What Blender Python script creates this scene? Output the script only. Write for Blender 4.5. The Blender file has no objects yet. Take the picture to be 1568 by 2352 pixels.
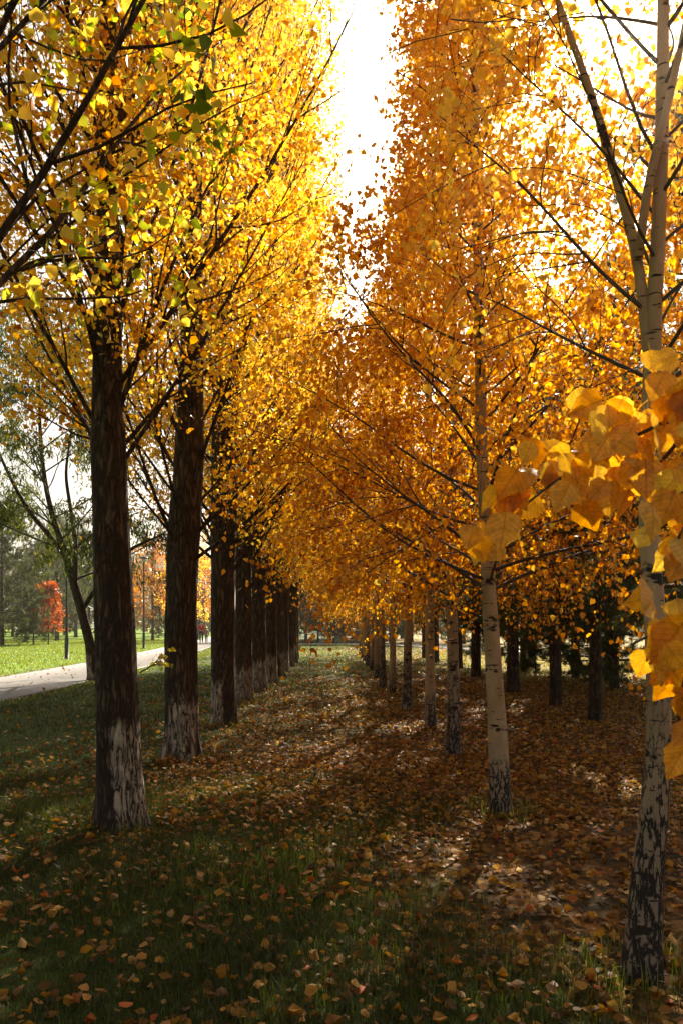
import bpy, math, random
import numpy as np
from mathutils import Vector

# ---------------------------------------------------------------- camera, sky, sun, exposure
sc = bpy.context.scene
EYE, FPX, HV, CU = 1.5, 1829.0, 1434.0, 784.0      # eye height, focal length and horizon in a 1568x2352 frame
cam = bpy.data.cameras.new("camera")
cam.sensor_fit = 'VERTICAL'
cam.sensor_height = 36.0
cam.lens = 28.0
cam.shift_y = (HV - 1176.0) / 2352.0
cam.clip_start, cam.clip_end = 0.05, 4000.0
cam.dof.use_dof = True
cam.dof.focus_distance = 9.0
cam.dof.aperture_fstop = 16.0
camo = bpy.data.objects.new("camera", cam)
camo.location = (0, 0, EYE)
camo.rotation_euler = (math.radians(90), 0, 0)
sc.collection.objects.link(camo)
sc.camera = camo

SUN_AZ, SUN_EL = math.radians(16.0), math.radians(36.0)   # azimuth to the right of the view axis (+Y)
w = bpy.data.worlds.new("World")
sc.world = w
w.use_nodes = True
nt = w.node_tree
sky = nt.nodes.new("ShaderNodeTexSky")
sky.sky_type = 'NISHITA'
sky.sun_disc = False
sky.sun_elevation = SUN_EL
sky.sun_rotation = SUN_AZ
sky.air_density = 1.0
sky.dust_density = 4.0
sky.ozone_density = 1.0
bg = nt.nodes["Background"]
bg.inputs[1].default_value = 0.05
hz = nt.nodes.new("ShaderNodeHueSaturation")          # milky, hazy autumn sky
hz.inputs["Saturation"].default_value = 0.35
nt.links.new(sky.outputs[0], hz.inputs["Color"])
tint = nt.nodes.new("ShaderNodeMix")
tint.data_type = 'RGBA'
tint.blend_type = 'MULTIPLY'
tint.inputs[0].default_value = 1.0
tint.inputs[7].default_value = (1.0, 0.96, 0.88, 1)
nt.links.new(hz.outputs[0], tint.inputs[6])
nt.links.new(tint.outputs[2], bg.inputs[0])

sun = bpy.data.lights.new("sun", 'SUN')
sun.energy = 5.0
sun.angle = math.radians(0.5)
sun.color = (1.0, 0.9, 0.74)
suno = bpy.data.objects.new("sun", sun)
sd = Vector((math.sin(SUN_AZ) * math.cos(SUN_EL), math.cos(SUN_AZ) * math.cos(SUN_EL), math.sin(SUN_EL)))
suno.rotation_euler = (-sd).to_track_quat('-Z', 'Y').to_euler()
suno.location = (10, 40, 40)
sc.collection.objects.link(suno)

sc.view_settings.view_transform = 'Standard'
sc.view_settings.look = 'None'
sc.view_settings.exposure = 1.82
sc.render.engine = 'CYCLES'
cy = sc.cycles
cy.max_bounces = 7
cy.diffuse_bounces = 4
cy.glossy_bounces = 2
cy.transmission_bounces = 5
cy.transparent_max_bounces = 4
cy.caustics_reflective = False
cy.caustics_refractive = False
cy.sample_clamp_indirect = 4.0
cy.use_denoising = True
cy.volume_bounces = 0

# ---------------------------------------------------------------- helpers
COL = sc.collection
UP = np.array([0.0, 0.0, 1.0])


def at(u, v, y):
    """pixel of the 1568x2352 frame at depth y -> world point"""
    return np.array([(u - CU) * y / FPX, y, EYE + (HV - v) * y / FPX])


def tag(o, label=None, cat=None, group=None, kind=None):
    if label: o["label"] = label
    if cat: o["category"] = cat
    if group: o["group"] = group
    if kind: o["kind"] = kind
    return o


def empty(name, loc, rz=0.0):
    o = bpy.data.objects.new(name, None)
    o.empty_display_size = 0.3
    o.location = loc
    o.rotation_euler = (0, 0, rz)
    COL.objects.link(o)
    return o


def link(name, me, parent=None, mat=None):
    o = bpy.data.objects.new(name, me)
    if mat is not None and len(me.materials) == 0:
        me.materials.append(mat)
    o.parent = parent
    COL.objects.link(o)
    return o


def copy_tree(o, parent=None):
    c = o.copy()
    COL.objects.link(c)
    c.parent = parent
    for ch in list(o.children):
        copy_tree(ch, c)
    return c


def mesh_np(name, V, faces, smooth=False, attr=None):
    """faces: list of int arrays (n,k); attr: dict of point float attributes"""
    me = bpy.data.meshes.new(name)
    V = np.asarray(V, dtype=np.float32)
    me.vertices.add(len(V))
    me.vertices.foreach_set("co", V.ravel())
    faces = [np.asarray(f, dtype=np.int32) for f in faces if len(f)]
    nl = sum(f.size for f in faces)
    npoly = sum(len(f) for f in faces)
    me.loops.add(nl)
    me.polygons.add(npoly)
    me.loops.foreach_set("vertex_index", np.concatenate([f.ravel() for f in faces]))
    tot = np.concatenate([np.full(len(f), f.shape[1], dtype=np.int32) for f in faces])
    start = np.concatenate([[0], np.cumsum(tot)[:-1]]).astype(np.int32)
    me.polygons.foreach_set("loop_start", start)
    if smooth:
        me.polygons.foreach_set("use_smooth", np.ones(npoly, dtype=bool))
    for k, a in (attr or {}).items():
        at_ = me.attributes.new(k, 'FLOAT', 'POINT')
        at_.data.foreach_set("value", np.asarray(a, dtype=np.float32))
    me.update(calc_edges=True)
    return me


def unit(a):
    return a / np.maximum(np.linalg.norm(a, axis=-1, keepdims=True), 1e-9)


class Wood:
    """collects tubes and makes one mesh of them"""
    def __init__(self):
        self.V, self.Q, self.n = [], [], 0

    def tubes(self, P, R, sides, mod=None):
        P = np.asarray(P, float); R = np.asarray(R, float)
        T, K, _ = P.shape
        tan = np.gradient(P, axis=1)
        tan = unit(tan)
        d = unit(P[:, -1] - P[:, 0])
        ref = np.where(np.abs(d[:, 2:3]) > 0.9, np.array([[1.0, 0, 0]]), np.array([[0, 0, 1.0]]))
        A = unit(ref[:, None, :] - (tan * ref[:, None, :]).sum(-1, keepdims=True) * tan)
        B = np.cross(tan, A)
        th = np.arange(sides) * 2 * math.pi / sides
        rr = R[:, :, None] * np.ones(sides)
        if mod is not None:
            rr = rr * mod(P, th)
        V = P[:, :, None, :] + rr[..., None] * (np.cos(th)[None, None, :, None] * A[:, :, None, :] + np.sin(th)[None, None, :, None] * B[:, :, None, :])
        idx = (np.arange(T * K * sides).reshape(T, K, sides)) + self.n
        a = idx[:, :-1, :]; b = np.roll(a, -1, 2); c = np.roll(idx[:, 1:, :], -1, 2); e = idx[:, 1:, :]
        self.V.append(V.reshape(-1, 3)); self.n += T * K * sides
        self.Q.append(np.stack([a, b, c, e], -1).reshape(-1, 4))

    def mesh(self, name):
        return mesh_np(name, np.concatenate(self.V), [np.concatenate(self.Q)], smooth=True)


def curve(S, D, L, bend, K, rng, wig=0.03):
    """vectorised branch centre lines: start, direction, length, bend (towards +z, or vector)"""
    t = np.linspace(0, 1, K)[None, :, None]
    n = len(S)
    bend = np.asarray(bend)
    if bend.ndim == 1 and bend.shape[0] == n:
        bend = bend[:, None] * UP[None]
    ph = rng.uniform(0, 6.28, (n, 1, 3))
    fr = rng.uniform(3, 7, (n, 1, 3))
    wob = (np.sin(ph + fr * t) - np.sin(ph)) * wig * L[:, None, None]
    return S[:, None] + D[:, None] * L[:, None, None] * t + bend[:, None] * L[:, None, None] * t ** 2 + wob


def spread(tan, ang, rng):
    """directions at angle ang from tan round a random azimuth"""
    r = rng.normal(size=tan.shape)
    p = unit(r - (r * tan).sum(-1, keepdims=True) * tan)
    return unit(np.cos(ang)[:, None] * tan + np.sin(ang)[:, None] * p)


def pick(P, n_each, tmin, tmax, rng):
    """points and tangents along polylines P (T,K,3): n_each per polyline"""
    T, K, _ = P.shape
    idx = np.repeat(np.arange(T), n_each)
    t = rng.uniform(tmin, tmax, len(idx)) * (K - 1)
    i = np.minimum(t.astype(int), K - 2); f = (t - i)[:, None]
    a, b = P[idx, i], P[idx, i + 1]
    return idx, a + (b - a) * f, unit(b - a), t / (K - 1)


# leaf templates: (side, along, normal)
LEAF6 = (np.array([[0, 0, 0], [0, 1, 0.02], [-.42, .24, .09], [-.30, .58, .07], [.42, .24, .09], [.30, .58, .07]]),
         [np.array([[0, 4, 5, 1], [0, 1, 3, 2]])])
LEAF4 = (np.array([[0, 0, 0], [-.40, .42, .10], [0, 1, 0], [.40, .42, .10]]),
         [np.array([[0, 3, 2], [0, 2, 1]])])
LANCE = (np.array([[0, 0, 0], [-.10, .4, .02], [0, 1, -.05], [.10, .4, .02]]), [np.array([[0, 3, 2, 1]])])


def leaf_mesh(name, P, T, N, size, tone, tpl, zs=None, smooth=False):
    tv, tf = tpl
    T = unit(T)
    N = unit(N - (N * T).sum(-1, keepdims=True) * T)
    S = np.cross(T, N)
    m, n = len(tv), len(P)
    z = tv[None, :, 2, None] * (1.0 if zs is None else zs[:, None, None])
    V = P[:, None] + size[:, None, None] * (tv[None, :, 0, None] * S[:, None] + tv[None, :, 1, None] * T[:, None] + z * N[:, None])
    off = (np.arange(n) * m)[:, None, None]
    faces = [(f[None] + off).reshape(-1, f.shape[1]) for f in tf]
    return mesh_np(name, V.reshape(-1, 3), faces, smooth=smooth, attr={"tone": np.repeat(tone, m), **({"lx": np.tile(tv[:, 0], n), "ly": np.tile(tv[:, 1], n)} if m > 20 else {})})


# ---------------------------------------------------------------- materials
def new_mat(name):
    m = bpy.data.materials.new(name)
    m.use_nodes = True
    t = m.node_tree
    for n in list(t.nodes):
        t.nodes.remove(n)
    out = t.nodes.new("ShaderNodeOutputMaterial")
    return m, t, out


def nd(t, typ, **kw):
    n = t.nodes.new(typ)
    for k, v in kw.items():
        if k.startswith("i_"):
            n.inputs[k[2:].replace("_", " ")].default_value = v
        else:
            setattr(n, k, v)
    return n


def ramp(t, stops, interp='LINEAR'):
    r = t.nodes.new("ShaderNodeValToRGB")
    r.color_ramp.interpolation = interp
    e = r.color_ramp.elements
    while len(e) < len(stops):
        e.new(0.5)
    for k, (p, c) in enumerate(stops):
        e[k].position = p
        e[k].color = (c[0], c[1], c[2], 1) if not isinstance(c, (int, float)) else (c, c, c, 1)
    return r


def math_n(t, op, a, b=None, clamp=False):
    n = t.nodes.new("ShaderNodeMath")
    n.operation = op
    n.use_clamp = clamp
    for i, x in enumerate((a, b)):
        if x is None: continue
        if isinstance(x, (int, float)): n.inputs[i].default_value = x
        else: t.links.new(x, n.inputs[i])
    return n.outputs[0]


def mixc(t, f, a, b, mode='MIX'):
    n = t.nodes.new("ShaderNodeMix")
    n.data_type = 'RGBA'
    n.blend_type = mode
    for s, x in ((n.inputs[0], f), (n.inputs[6], a), (n.inputs[7], b)):
        if isinstance(x, (int, float)): s.default_value = x
        elif isinstance(x, tuple): s.default_value = (*x, 1)
        else: t.links.new(x, s)
    return n.outputs[2]


def mapping(t, src, scale):
    m = t.nodes.new("ShaderNodeMapping")
    m.inputs["Scale"].default_value = scale
    t.links.new(src, m.inputs[0])
    return m.outputs[0]


def noise(t, vec, scale, detail=4.0, rough=0.55, out=0):
    n = t.nodes.new("ShaderNodeTexNoise")
    n.inputs["Scale"].default_value = scale
    n.inputs["Detail"].default_value = detail
    n.inputs["Roughness"].default_value = rough
    t.links.new(vec, n.inputs["Vector"])
    return n.outputs[out]


def voro(t, vec, scale, feature='F1', out="Distance"):
    n = t.nodes.new("ShaderNodeTexVoronoi")
    n.feature = feature
    n.inputs["Scale"].default_value = scale
    t.links.new(vec, n.inputs["Vector"])
    return n.outputs[out]


def leaf_mat(name, stops, trans=0.5, tsat=1.22, rough=0.45, spec=0.3, mott=0.28, mscale=60.0, veins=False):
    m, t, out = new_mat(name)
    a = nd(t, "ShaderNodeAttribute", attribute_name="tone")
    r = ramp(t, stops)
    t.links.new(a.outputs["Fac"], r.inputs[0])
    geo = nd(t, "ShaderNodeNewGeometry")
    # fine mottling of each blade
    mo = noise(t, geo.outputs["Position"], mscale, 1.0 if mott < .5 else 4.0)
    if mott > .5: mo = math_n(t, 'MULTIPLY', math_n(t, 'SUBTRACT', mo, 0.42), 2.2, clamp=True)
    c = mixc(t, math_n(t, 'MULTIPLY', mo, mott), r.outputs[0], (0.22, 0.09, 0.015))
    if veins:      # midrib and side veins in the blade's own coordinates
        lx = nd(t, "ShaderNodeAttribute", attribute_name="lx").outputs["Fac"]
        ly = nd(t, "ShaderNodeAttribute", attribute_name="ly").outputs["Fac"]
        ax = math_n(t, 'ABSOLUTE', lx)
        fr = math_n(t, 'FRACT', math_n(t, 'MULTIPLY', math_n(t, 'SUBTRACT', ly, math_n(t, 'MULTIPLY', ax, 0.75)), 7.0))
        sv = math_n(t, 'SUBTRACT', 1.0, math_n(t, 'MULTIPLY', math_n(t, 'ABSOLUTE', math_n(t, 'SUBTRACT', fr, 0.5)), 9.0), clamp=True)
        mr = math_n(t, 'SUBTRACT', 1.0, math_n(t, 'MULTIPLY', ax, 30.0), clamp=True)
        c = mixc(t, math_n(t, 'MULTIPLY', math_n(t, 'MAXIMUM', sv, mr), 0.5), c, (0.30, 0.11, 0.02))
    p = nd(t, "ShaderNodeBsdfPrincipled")
    p.inputs["Roughness"].default_value = rough
    p.inputs["Specular IOR Level"].default_value = spec
    t.links.new(c, p.inputs["Base Color"])
    tr = nd(t, "ShaderNodeBsdfTranslucent")
    h = nd(t, "ShaderNodeHueSaturation")
    h.inputs["Saturation"].default_value = 1.08
    h.inputs["Value"].default_value = tsat
    t.links.new(c, h.inputs["Color"])
    t.links.new(h.outputs[0], tr.inputs[0])
    mx = nd(t, "ShaderNodeMixShader")
    mx.inputs[0].default_value = trans
    t.links.new(p.outputs[0], mx.inputs[1])
    t.links.new(tr.outputs[0], mx.inputs[2])
    t.links.new(mx.outputs[0], out.inputs[0])
    return m


AUTUMN = [(0.0, (0.06, 0.13, 0.012)), (0.22, (0.32, 0.40, 0.03)), (0.42, (0.82, 0.62, 0.11)), (0.65, (0.85, 0.46, 0.07)), (0.85, (0.62, 0.22, 0.025)), (1.0, (0.3, 0.08, 0.014))]
M_leaf = leaf_mat("autumn_leaf", AUTUMN, trans=0.62)
M_needle = leaf_mat("conifer_needle", [(0.0, (0.02, 0.048, 0.014)), (0.6, (0.06, 0.105, 0.026)), (1.0, (0.17, 0.15, 0.035))], trans=0.3)
M_willow = leaf_mat("narrow_green_leaf", [(0.0, (0.03, 0.065, 0.015)), (0.6, (0.08, 0.13, 0.022)), (0.85, (0.3, 0.26, 0.03)), (1.0, (0.5, 0.24, 0.02))], trans=0.4)
M_red = leaf_mat("scarlet_leaf", [(0.0, (0.5, 0.19, 0.04)), (0.5, (0.48, 0.085, 0.03)), (1.0, (0.2, 0.04, 0.025))], trans=0.5)
M_litter = leaf_mat("fallen_leaf", [(0.0, (0.07, 0.035, 0.015)), (0.3, (0.17, 0.085, 0.02)), (0.55, (0.37, 0.18, 0.03)), (0.75, (0.50, 0.27, 0.05)), (0.9, (0.5, 0.33, 0.12)), (1.0, (0.42, 0.10, 0.02))], trans=0.3, rough=0.6, spec=0.2)
M_grass = leaf_mat("grass_blade", [(0.0, (0.014, 0.036, 0.007)), (0.5, (0.045, 0.085, 0.012)), (0.68, (0.12, 0.20, 0.015)), (0.8, (0.2, 0.25, 0.02)), (1.0, (0.42, 0.32, 0.12))], trans=0.4, rough=0.4, spec=0.4)


def bark_poplar(name, white=True, face=None, wtop=0.72):
    """furrowed grey brown bark; lime wash round the foot with the shape it has on that trunk"""
    m, t, out = new_mat(name)
    tc = nd(t, "ShaderNodeTexCoord")
    v = tc.outputs["Object"]
    mp = mapping(t, v, (1, 1, 0.2))
    nn = t.nodes.new("ShaderNodeTexNoise")
    nn.inputs["Scale"].default_value = 22.0; nn.inputs["Detail"].default_value = 5.0; nn.inputs["Roughness"].default_value = 0.6; nn.inputs["Distortion"].default_value = 0.5
    t.links.new(mp, nn.inputs["Vector"])
    ed = math_n(t, 'ABSOLUTE', math_n(t, 'SUBTRACT', nn.outputs[0], 0.5))
    fine = noise(t, mp, 60.0, 6.0, 0.65)
    big = noise(t, v, 2.2, 3.0)
    hgt = math_n(t, 'ADD', math_n(t, 'MINIMUM', math_n(t, 'MULTIPLY', ed, 9.0), 1.0), math_n(t, 'MULTIPLY', fine, 0.55))
    col = ramp(t, [(0.15, (0.03, 0.018, 0.010)), (0.75, (0.115, 0.07, 0.042)), (1.5 / 1.6, (0.21, 0.14, 0.088))])
    t.links.new(math_n(t, 'MULTIPLY', hgt, 0.65), col.inputs[0])
    c = mixc(t, math_n(t, 'MULTIPLY', big, 0.5), col.outputs[0], (0.055, 0.042, 0.03))
    if white:
        s = nd(t, "ShaderNodeSeparateXYZ"); t.links.new(v, s.inputs[0])
        oi = nd(t, "ShaderNodeObjectInfo")
        off = nd(t, "ShaderNodeVectorMath", operation='ADD'); t.links.new(v, off.inputs[0])
        cmb = nd(t, "ShaderNodeCombineXYZ")
        t.links.new(math_n(t, 'MULTIPLY', oi.outputs["Random"], 20.0), cmb.inputs[0]); t.links.new(cmb.outputs[0], off.inputs[1])
        edge = noise(t, mapping(t, off.outputs[0], (9, 9, 2.0)), 1.0, 5.0, 0.6)
        top = math_n(t, 'SUBTRACT', math_n(t, 'ADD', math_n(t, 'MULTIPLY', edge, 0.5), wtop - 0.25), s.outputs[2])
        mk = math_n(t, 'MULTIPLY', top, 9.0, clamp=True)
        wtop_ = math_n(t, 'MULTIPLY', math_n(t, 'ADD', s.outputs[2], 0.06), 5.0, clamp=True)     # mud splash at the foot
        mk = math_n(t, 'MULTIPLY', mk, math_n(t, 'ADD', math_n(t, 'MULTIPLY', wtop_, 0.6), 0.4))
        if face is not None:       # keeps the pale wash colour to one side of the trunk
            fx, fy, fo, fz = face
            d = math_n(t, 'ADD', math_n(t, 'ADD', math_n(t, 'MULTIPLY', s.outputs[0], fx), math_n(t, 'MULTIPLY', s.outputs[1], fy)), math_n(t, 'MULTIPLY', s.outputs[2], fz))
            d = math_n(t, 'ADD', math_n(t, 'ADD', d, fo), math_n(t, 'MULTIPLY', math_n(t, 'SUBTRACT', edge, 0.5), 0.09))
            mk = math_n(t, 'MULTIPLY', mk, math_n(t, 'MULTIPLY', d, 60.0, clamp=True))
        else:
            patch = noise(t, mapping(t, off.outputs[0], (6, 6, 0.7)), 1.0, 2.0)
            mk = math_n(t, 'MULTIPLY', mk, math_n(t, 'MULTIPLY', math_n(t, 'SUBTRACT', patch, 0.37), 14.0, clamp=True))
        crack = math_n(t, 'MULTIPLY', math_n(t, 'SUBTRACT', hgt, 0.42), 4.0, clamp=True)
        mk = math_n(t, 'MULTIPLY', mk, crack)
        wc = ramp(t, [(0.3, (0.36, 0.285, 0.21)), (0.7, (0.62, 0.52, 0.40))])
        t.links.new(fine, wc.inputs[0])
        c = mixc(t, mk, c, wc.outputs[0])
    b = nd(t, "ShaderNodeBump"); b.inputs["Strength"].default_value = 1.0; b.inputs["Distance"].default_value = 0.035
    t.links.new(hgt, b.inputs["Height"])
    p = nd(t, "ShaderNodeBsdfPrincipled"); p.inputs["Roughness"].default_value = 0.85
    p.inputs["Specular IOR Level"].default_value = 0.25
    t.links.new(c, p.inputs["Base Color"]); t.links.new(b.outputs[0], p.inputs["Normal"])
    t.links.new(p.outputs[0], out.inputs[0])
    return m


def bark_birch(name, rough_to=0.5, blot=0.665):
    """white paper bark with dark lens marks, black furrows near the foot"""
    m, t, out = new_mat(name)
    tc = nd(t, "ShaderNodeTexCoord")
    oi = nd(t, "ShaderNodeObjectInfo")
    cmb = nd(t, "ShaderNodeCombineXYZ")
    t.links.new(math_n(t, 'MULTIPLY', oi.outputs["Random"], 30.0), cmb.inputs[2])
    off = nd(t, "ShaderNodeVectorMath", operation='ADD')
    t.links.new(tc.outputs["Object"], off.inputs[0]); t.links.new(cmb.outputs[0], off.inputs[1])
    v = off.outputs[0]
    s = nd(t, "ShaderNodeSeparateXYZ"); t.links.new(tc.outputs["Object"], s.inputs[0])
    base = ramp(t, [(0.25, (0.22, 0.135, 0.065)), (0.6, (0.38, 0.26, 0.14)), (0.85, (0.48, 0.35, 0.21))])
    t.links.new(noise(t, mapping(t, v, (8, 8, 3)), 1.0, 5.0), base.inputs[0])
    len_ = noise(t, mapping(t, v, (9, 9, 55)), 1.0, 2.0, 0.5)
    lk = math_n(t, 'MULTIPLY', math_n(t, 'SUBTRACT', len_, 0.635), 26.0, clamp=True)
    big = noise(t, mapping(t, v, (5, 5, 9)), 1.0, 3.0, 0.6)
    bk = math_n(t, 'MULTIPLY', math_n(t, 'SUBTRACT', big, blot), 26.0, clamp=True)
    fur = math_n(t, 'ABSOLUTE', math_n(t, 'SUBTRACT', noise(t, mapping(t, v, (26, 26, 8)), 1.0, 4.0, 0.65), 0.5))
    thr = math_n(t, 'MULTIPLY', math_n(t, 'SUBTRACT', rough_to, math_n(t, 'ADD', s.outputs[2], math_n(t, 'MULTIPLY', big, 0.8 * rough_to))), 0.085 / max(rough_to, .2) * 1.6)
    fk = math_n(t, 'MULTIPLY', math_n(t, 'SUBTRACT', math_n(t, 'MINIMUM', math_n(t, 'ADD', thr, 0.03), 0.075), fur), 40.0, clamp=True)
    foot = math_n(t, 'MULTIPLY', math_n(t, 'SUBTRACT', rough_to, s.outputs[2]), 0.95 / max(rough_to, .2), clamp=True)
    k = math_n(t, 'MAXIMUM', math_n(t, 'MAXIMUM', lk, bk), fk)
    c = mixc(t, k, mixc(t, foot, base.outputs[0], (0.20, 0.155, 0.115)), (0.022, 0.016, 0.012))
    b = nd(t, "ShaderNodeBump"); b.inputs["Strength"].default_value = 0.6; b.inputs["Distance"].default_value = 0.012
    t.links.new(math_n(t, 'SUBTRACT', math_n(t, 'MULTIPLY', noise(t, mapping(t, v, (30, 30, 20)), 1.0, 4.0), 0.4), k), b.inputs["Height"])
    p = nd(t, "ShaderNodeBsdfPrincipled"); p.inputs["Roughness"].default_value = 0.7
    p.inputs["Specular IOR Level"].default_value = 0.25
    t.links.new(c, p.inputs["Base Color"]); t.links.new(b.outputs[0], p.inputs["Normal"])
    t.links.new(p.outputs[0], out.inputs[0])
    return m


def plain(name, col, rough=0.6, metal=0.0, var=0.25, scale=8.0):
    m, t, out = new_mat(name)
    tc = nd(t, "ShaderNodeTexCoord")
    n = noise(t, tc.outputs["Object"], scale, 5.0)
    c = mixc(t, math_n(t, 'MULTIPLY', n, var * 2), col, tuple(x * 0.55 for x in col))
    p = nd(t, "ShaderNodeBsdfPrincipled"); p.inputs["Roughness"].default_value = rough; p.inputs["Metallic"].default_value = metal
    b = nd(t, "ShaderNodeBump"); b.inputs["Strength"].default_value = 0.2; b.inputs["Distance"].default_value = 0.01
    t.links.new(n, b.inputs["Height"]); t.links.new(b.outputs[0], p.inputs["Normal"])
    t.links.new(c, p.inputs["Base Color"]); t.links.new(p.outputs[0], out.inputs[0])
    return m


M_pop = bark_poplar("poplar_bark")
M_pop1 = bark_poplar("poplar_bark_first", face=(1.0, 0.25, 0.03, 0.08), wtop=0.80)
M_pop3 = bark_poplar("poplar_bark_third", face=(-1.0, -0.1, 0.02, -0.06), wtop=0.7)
M_poplimb = bark_poplar("poplar_limb_bark", white=False)
M_birch = bark_birch("birch_bark", 0.7)
M_birch1 = bark_birch("birch_bark_furrowed", 1.7, 0.6)
M_twig = plain("twig_bark", (0.06, 0.04, 0.028), 0.8)
M_pinebark = bark_poplar("pine_bark", white=False)

# ---------------------------------------------------------------- ground
def sst(a, b, x):
    t = np.clip((x - a) / (b - a), 0, 1)
    return t * t * (3 - 2 * t)


def wav(x, y, s, k=0.0):
    return (np.sin(x * s + 1.3 + k) * np.cos(y * s * 0.83 + 0.4 - k) + np.sin((x + y) * s * 0.61 + 2.1 + k * 2) + np.sin((x * 0.7 - y) * s * 1.37 + k)) / 3.0


def hgt(x, y):
    m = sst(-6.0, -4.6, x) * (1 - sst(9, 14, x)) * (1 - sst(26, 34, y))
    return m * (0.03 * wav(x, y, 1.1) + 0.012 * wav(x, y, 3.7, 2.0))


def axis(lo, hi, fine_lo, fine_hi, step):
    a = list(np.arange(fine_lo, fine_hi + 1e-6, step))
    s, p = step, fine_hi
    while p < hi:
        s *= 1.35; p = min(p + s, hi); a.append(p)
    s, p = step, fine_lo
    while p > lo:
        s *= 1.35; p = max(p - s, lo); a.insert(0, p)
    return np.array(a)


gx, gy = axis(-600, 600, -6, 9, 0.12), axis(-60, 1200, 1.5, 30, 0.14)
X, Y = np.meshgrid(gx, gy)
V = np.stack([X, Y, hgt(X, Y)], -1).reshape(-1, 3)
nx, ny = len(gx), len(gy)
ii = np.arange(nx * ny).reshape(ny, nx)
Q = np.stack([ii[:-1, :-1], ii[:-1, 1:], ii[1:, 1:], ii[1:, :-1]], -1).reshape(-1, 4)

PATHC = np.array([[-8.0, -20], [-8.0, 10], [-8.05, 20], [-8.4, 30], [-9.45, 45], [-11.0, 64], [-13.6, 90], [-17, 120]])
FARC = np.array([[-9.3, 61], [2, 60], [5, 57], [8, 47], [11, 38.5], [15, 33.5], [24, 29], [45, 24]])


def pathx(y):
    return np.interp(y, PATHC[:, 1], PATHC[:, 0])


def green_mask(x, y):
    """1 where grass covers the soil, 0 on bare ground under leaves"""
    n = wav(x, y, 0.9, 0.7) * 0.8 + wav(x, y, 2.7, 1.7) * 0.6
    near = sst(1.5, -0.9, x + n * 1.1)
    g = near * (1 - 0.55 * sst(5.6, 7.2, y + n) * sst(-2.1, -1.2, x))
    strip = sst(13.5, 17, y) * sst(2.6, 0.6, x + n * 0.6) * sst(-0.15, 0.5, n + 0.2)
    g = np.maximum(g, strip)
    g = np.maximum(g, sst(-2.2, -3.0, x + n * 0.4))
    g = np.maximum(g, sst(17, 21, y + 2 * n) * sst(3.6, 5.5, x))
    return np.clip(g, 0, 1)


G = green_mask(X, Y).ravel()
dry = (sst(15, 20, Y) * sst(3.0, 5.0, X)).ravel()
lawn = sst(-9.0, -10.5, X + 0 * Y).ravel()
me = mesh_np("ground", V, [Q], smooth=True, attr={"green": G, "dry": dry, "lawn": lawn})
m, t, out = new_mat("ground_soil")
tc = nd(t, "ShaderNodeTexCoord"); v = tc.outputs["Object"]
soil = ramp(t, [(0.3, (0.024, 0.017, 0.009)), (0.7, (0.07, 0.05, 0.027))])
t.links.new(noise(t, v, 6.0, 8.0, 0.7), soil.inputs[0])
vcell = voro(t, v, 17.0, 'F1', "Color")
sep = nd(t, "ShaderNodeSeparateXYZ"); t.links.new(vcell, sep.inputs[0])
lit = ramp(t, [(0.0, (0.05, 0.028, 0.013)), (0.4, (0.16, 0.065, 0.018)), (0.75, (0.32, 0.14, 0.03)), (1.0, (0.36, 0.25, 0.12))])
t.links.new(sep.outputs[0], lit.inputs[0])
lm = math_n(t, 'MULTIPLY', math_n(t, 'SUBTRACT', noise(t, v, 2.3, 6.0, 0.7), 0.42), 6.0, clamp=True)
c = mixc(t, math_n(t, 'MULTIPLY', lm, 0.8), soil.outputs[0], lit.outputs[0])
gr = ramp(t, [(0.3, (0.018, 0.034, 0.008)), (0.7, (0.055, 0.085, 0.016))])
t.links.new(noise(t, v, 9.0, 6.0, 0.7), gr.inputs[0])
ag = nd(t, "ShaderNodeAttribute", attribute_name="green")
gmask = math_n(t, 'MULTIPLY', math_n(t, 'ADD', ag.outputs["Fac"], math_n(t, 'MULTIPLY', math_n(t, 'SUBTRACT', noise(t, v, 5.0, 5.0), 0.5), 0.9)), 0.95, clamp=True)
c = mixc(t, gmask, c, gr.outputs[0])
ad = nd(t, "ShaderNodeAttribute", attribute_name="dry")
c = mixc(t, math_n(t, 'MULTIPLY', ad.outputs["Fac"], 0.75), c, (0.30, 0.22, 0.09))
al = nd(t, "ShaderNodeAttribute", attribute_name="lawn")
c = mixc(t, math_n(t, 'MULTIPLY', al.outputs["Fac"], 0.8), c, (0.14, 0.23, 0.016))
b = nd(t, "ShaderNodeBump"); b.inputs["Strength"].default_value = 0.8; b.inputs["Distance"].default_value = 0.03
t.links.new(noise(t, v, 30.0, 6.0, 0.7), b.inputs["Height"])
p = nd(t, "ShaderNodeBsdfPrincipled"); p.inputs["Roughness"].default_value = 0.95; p.inputs["Specular IOR Level"].default_value = 0.1
t.links.new(c, p.inputs["Base Color"]); t.links.new(b.outputs[0], p.inputs["Normal"]); t.links.new(p.outputs[0], out.inputs[0])
tag(link("ground", me, mat=m), kind="structure")


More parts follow.
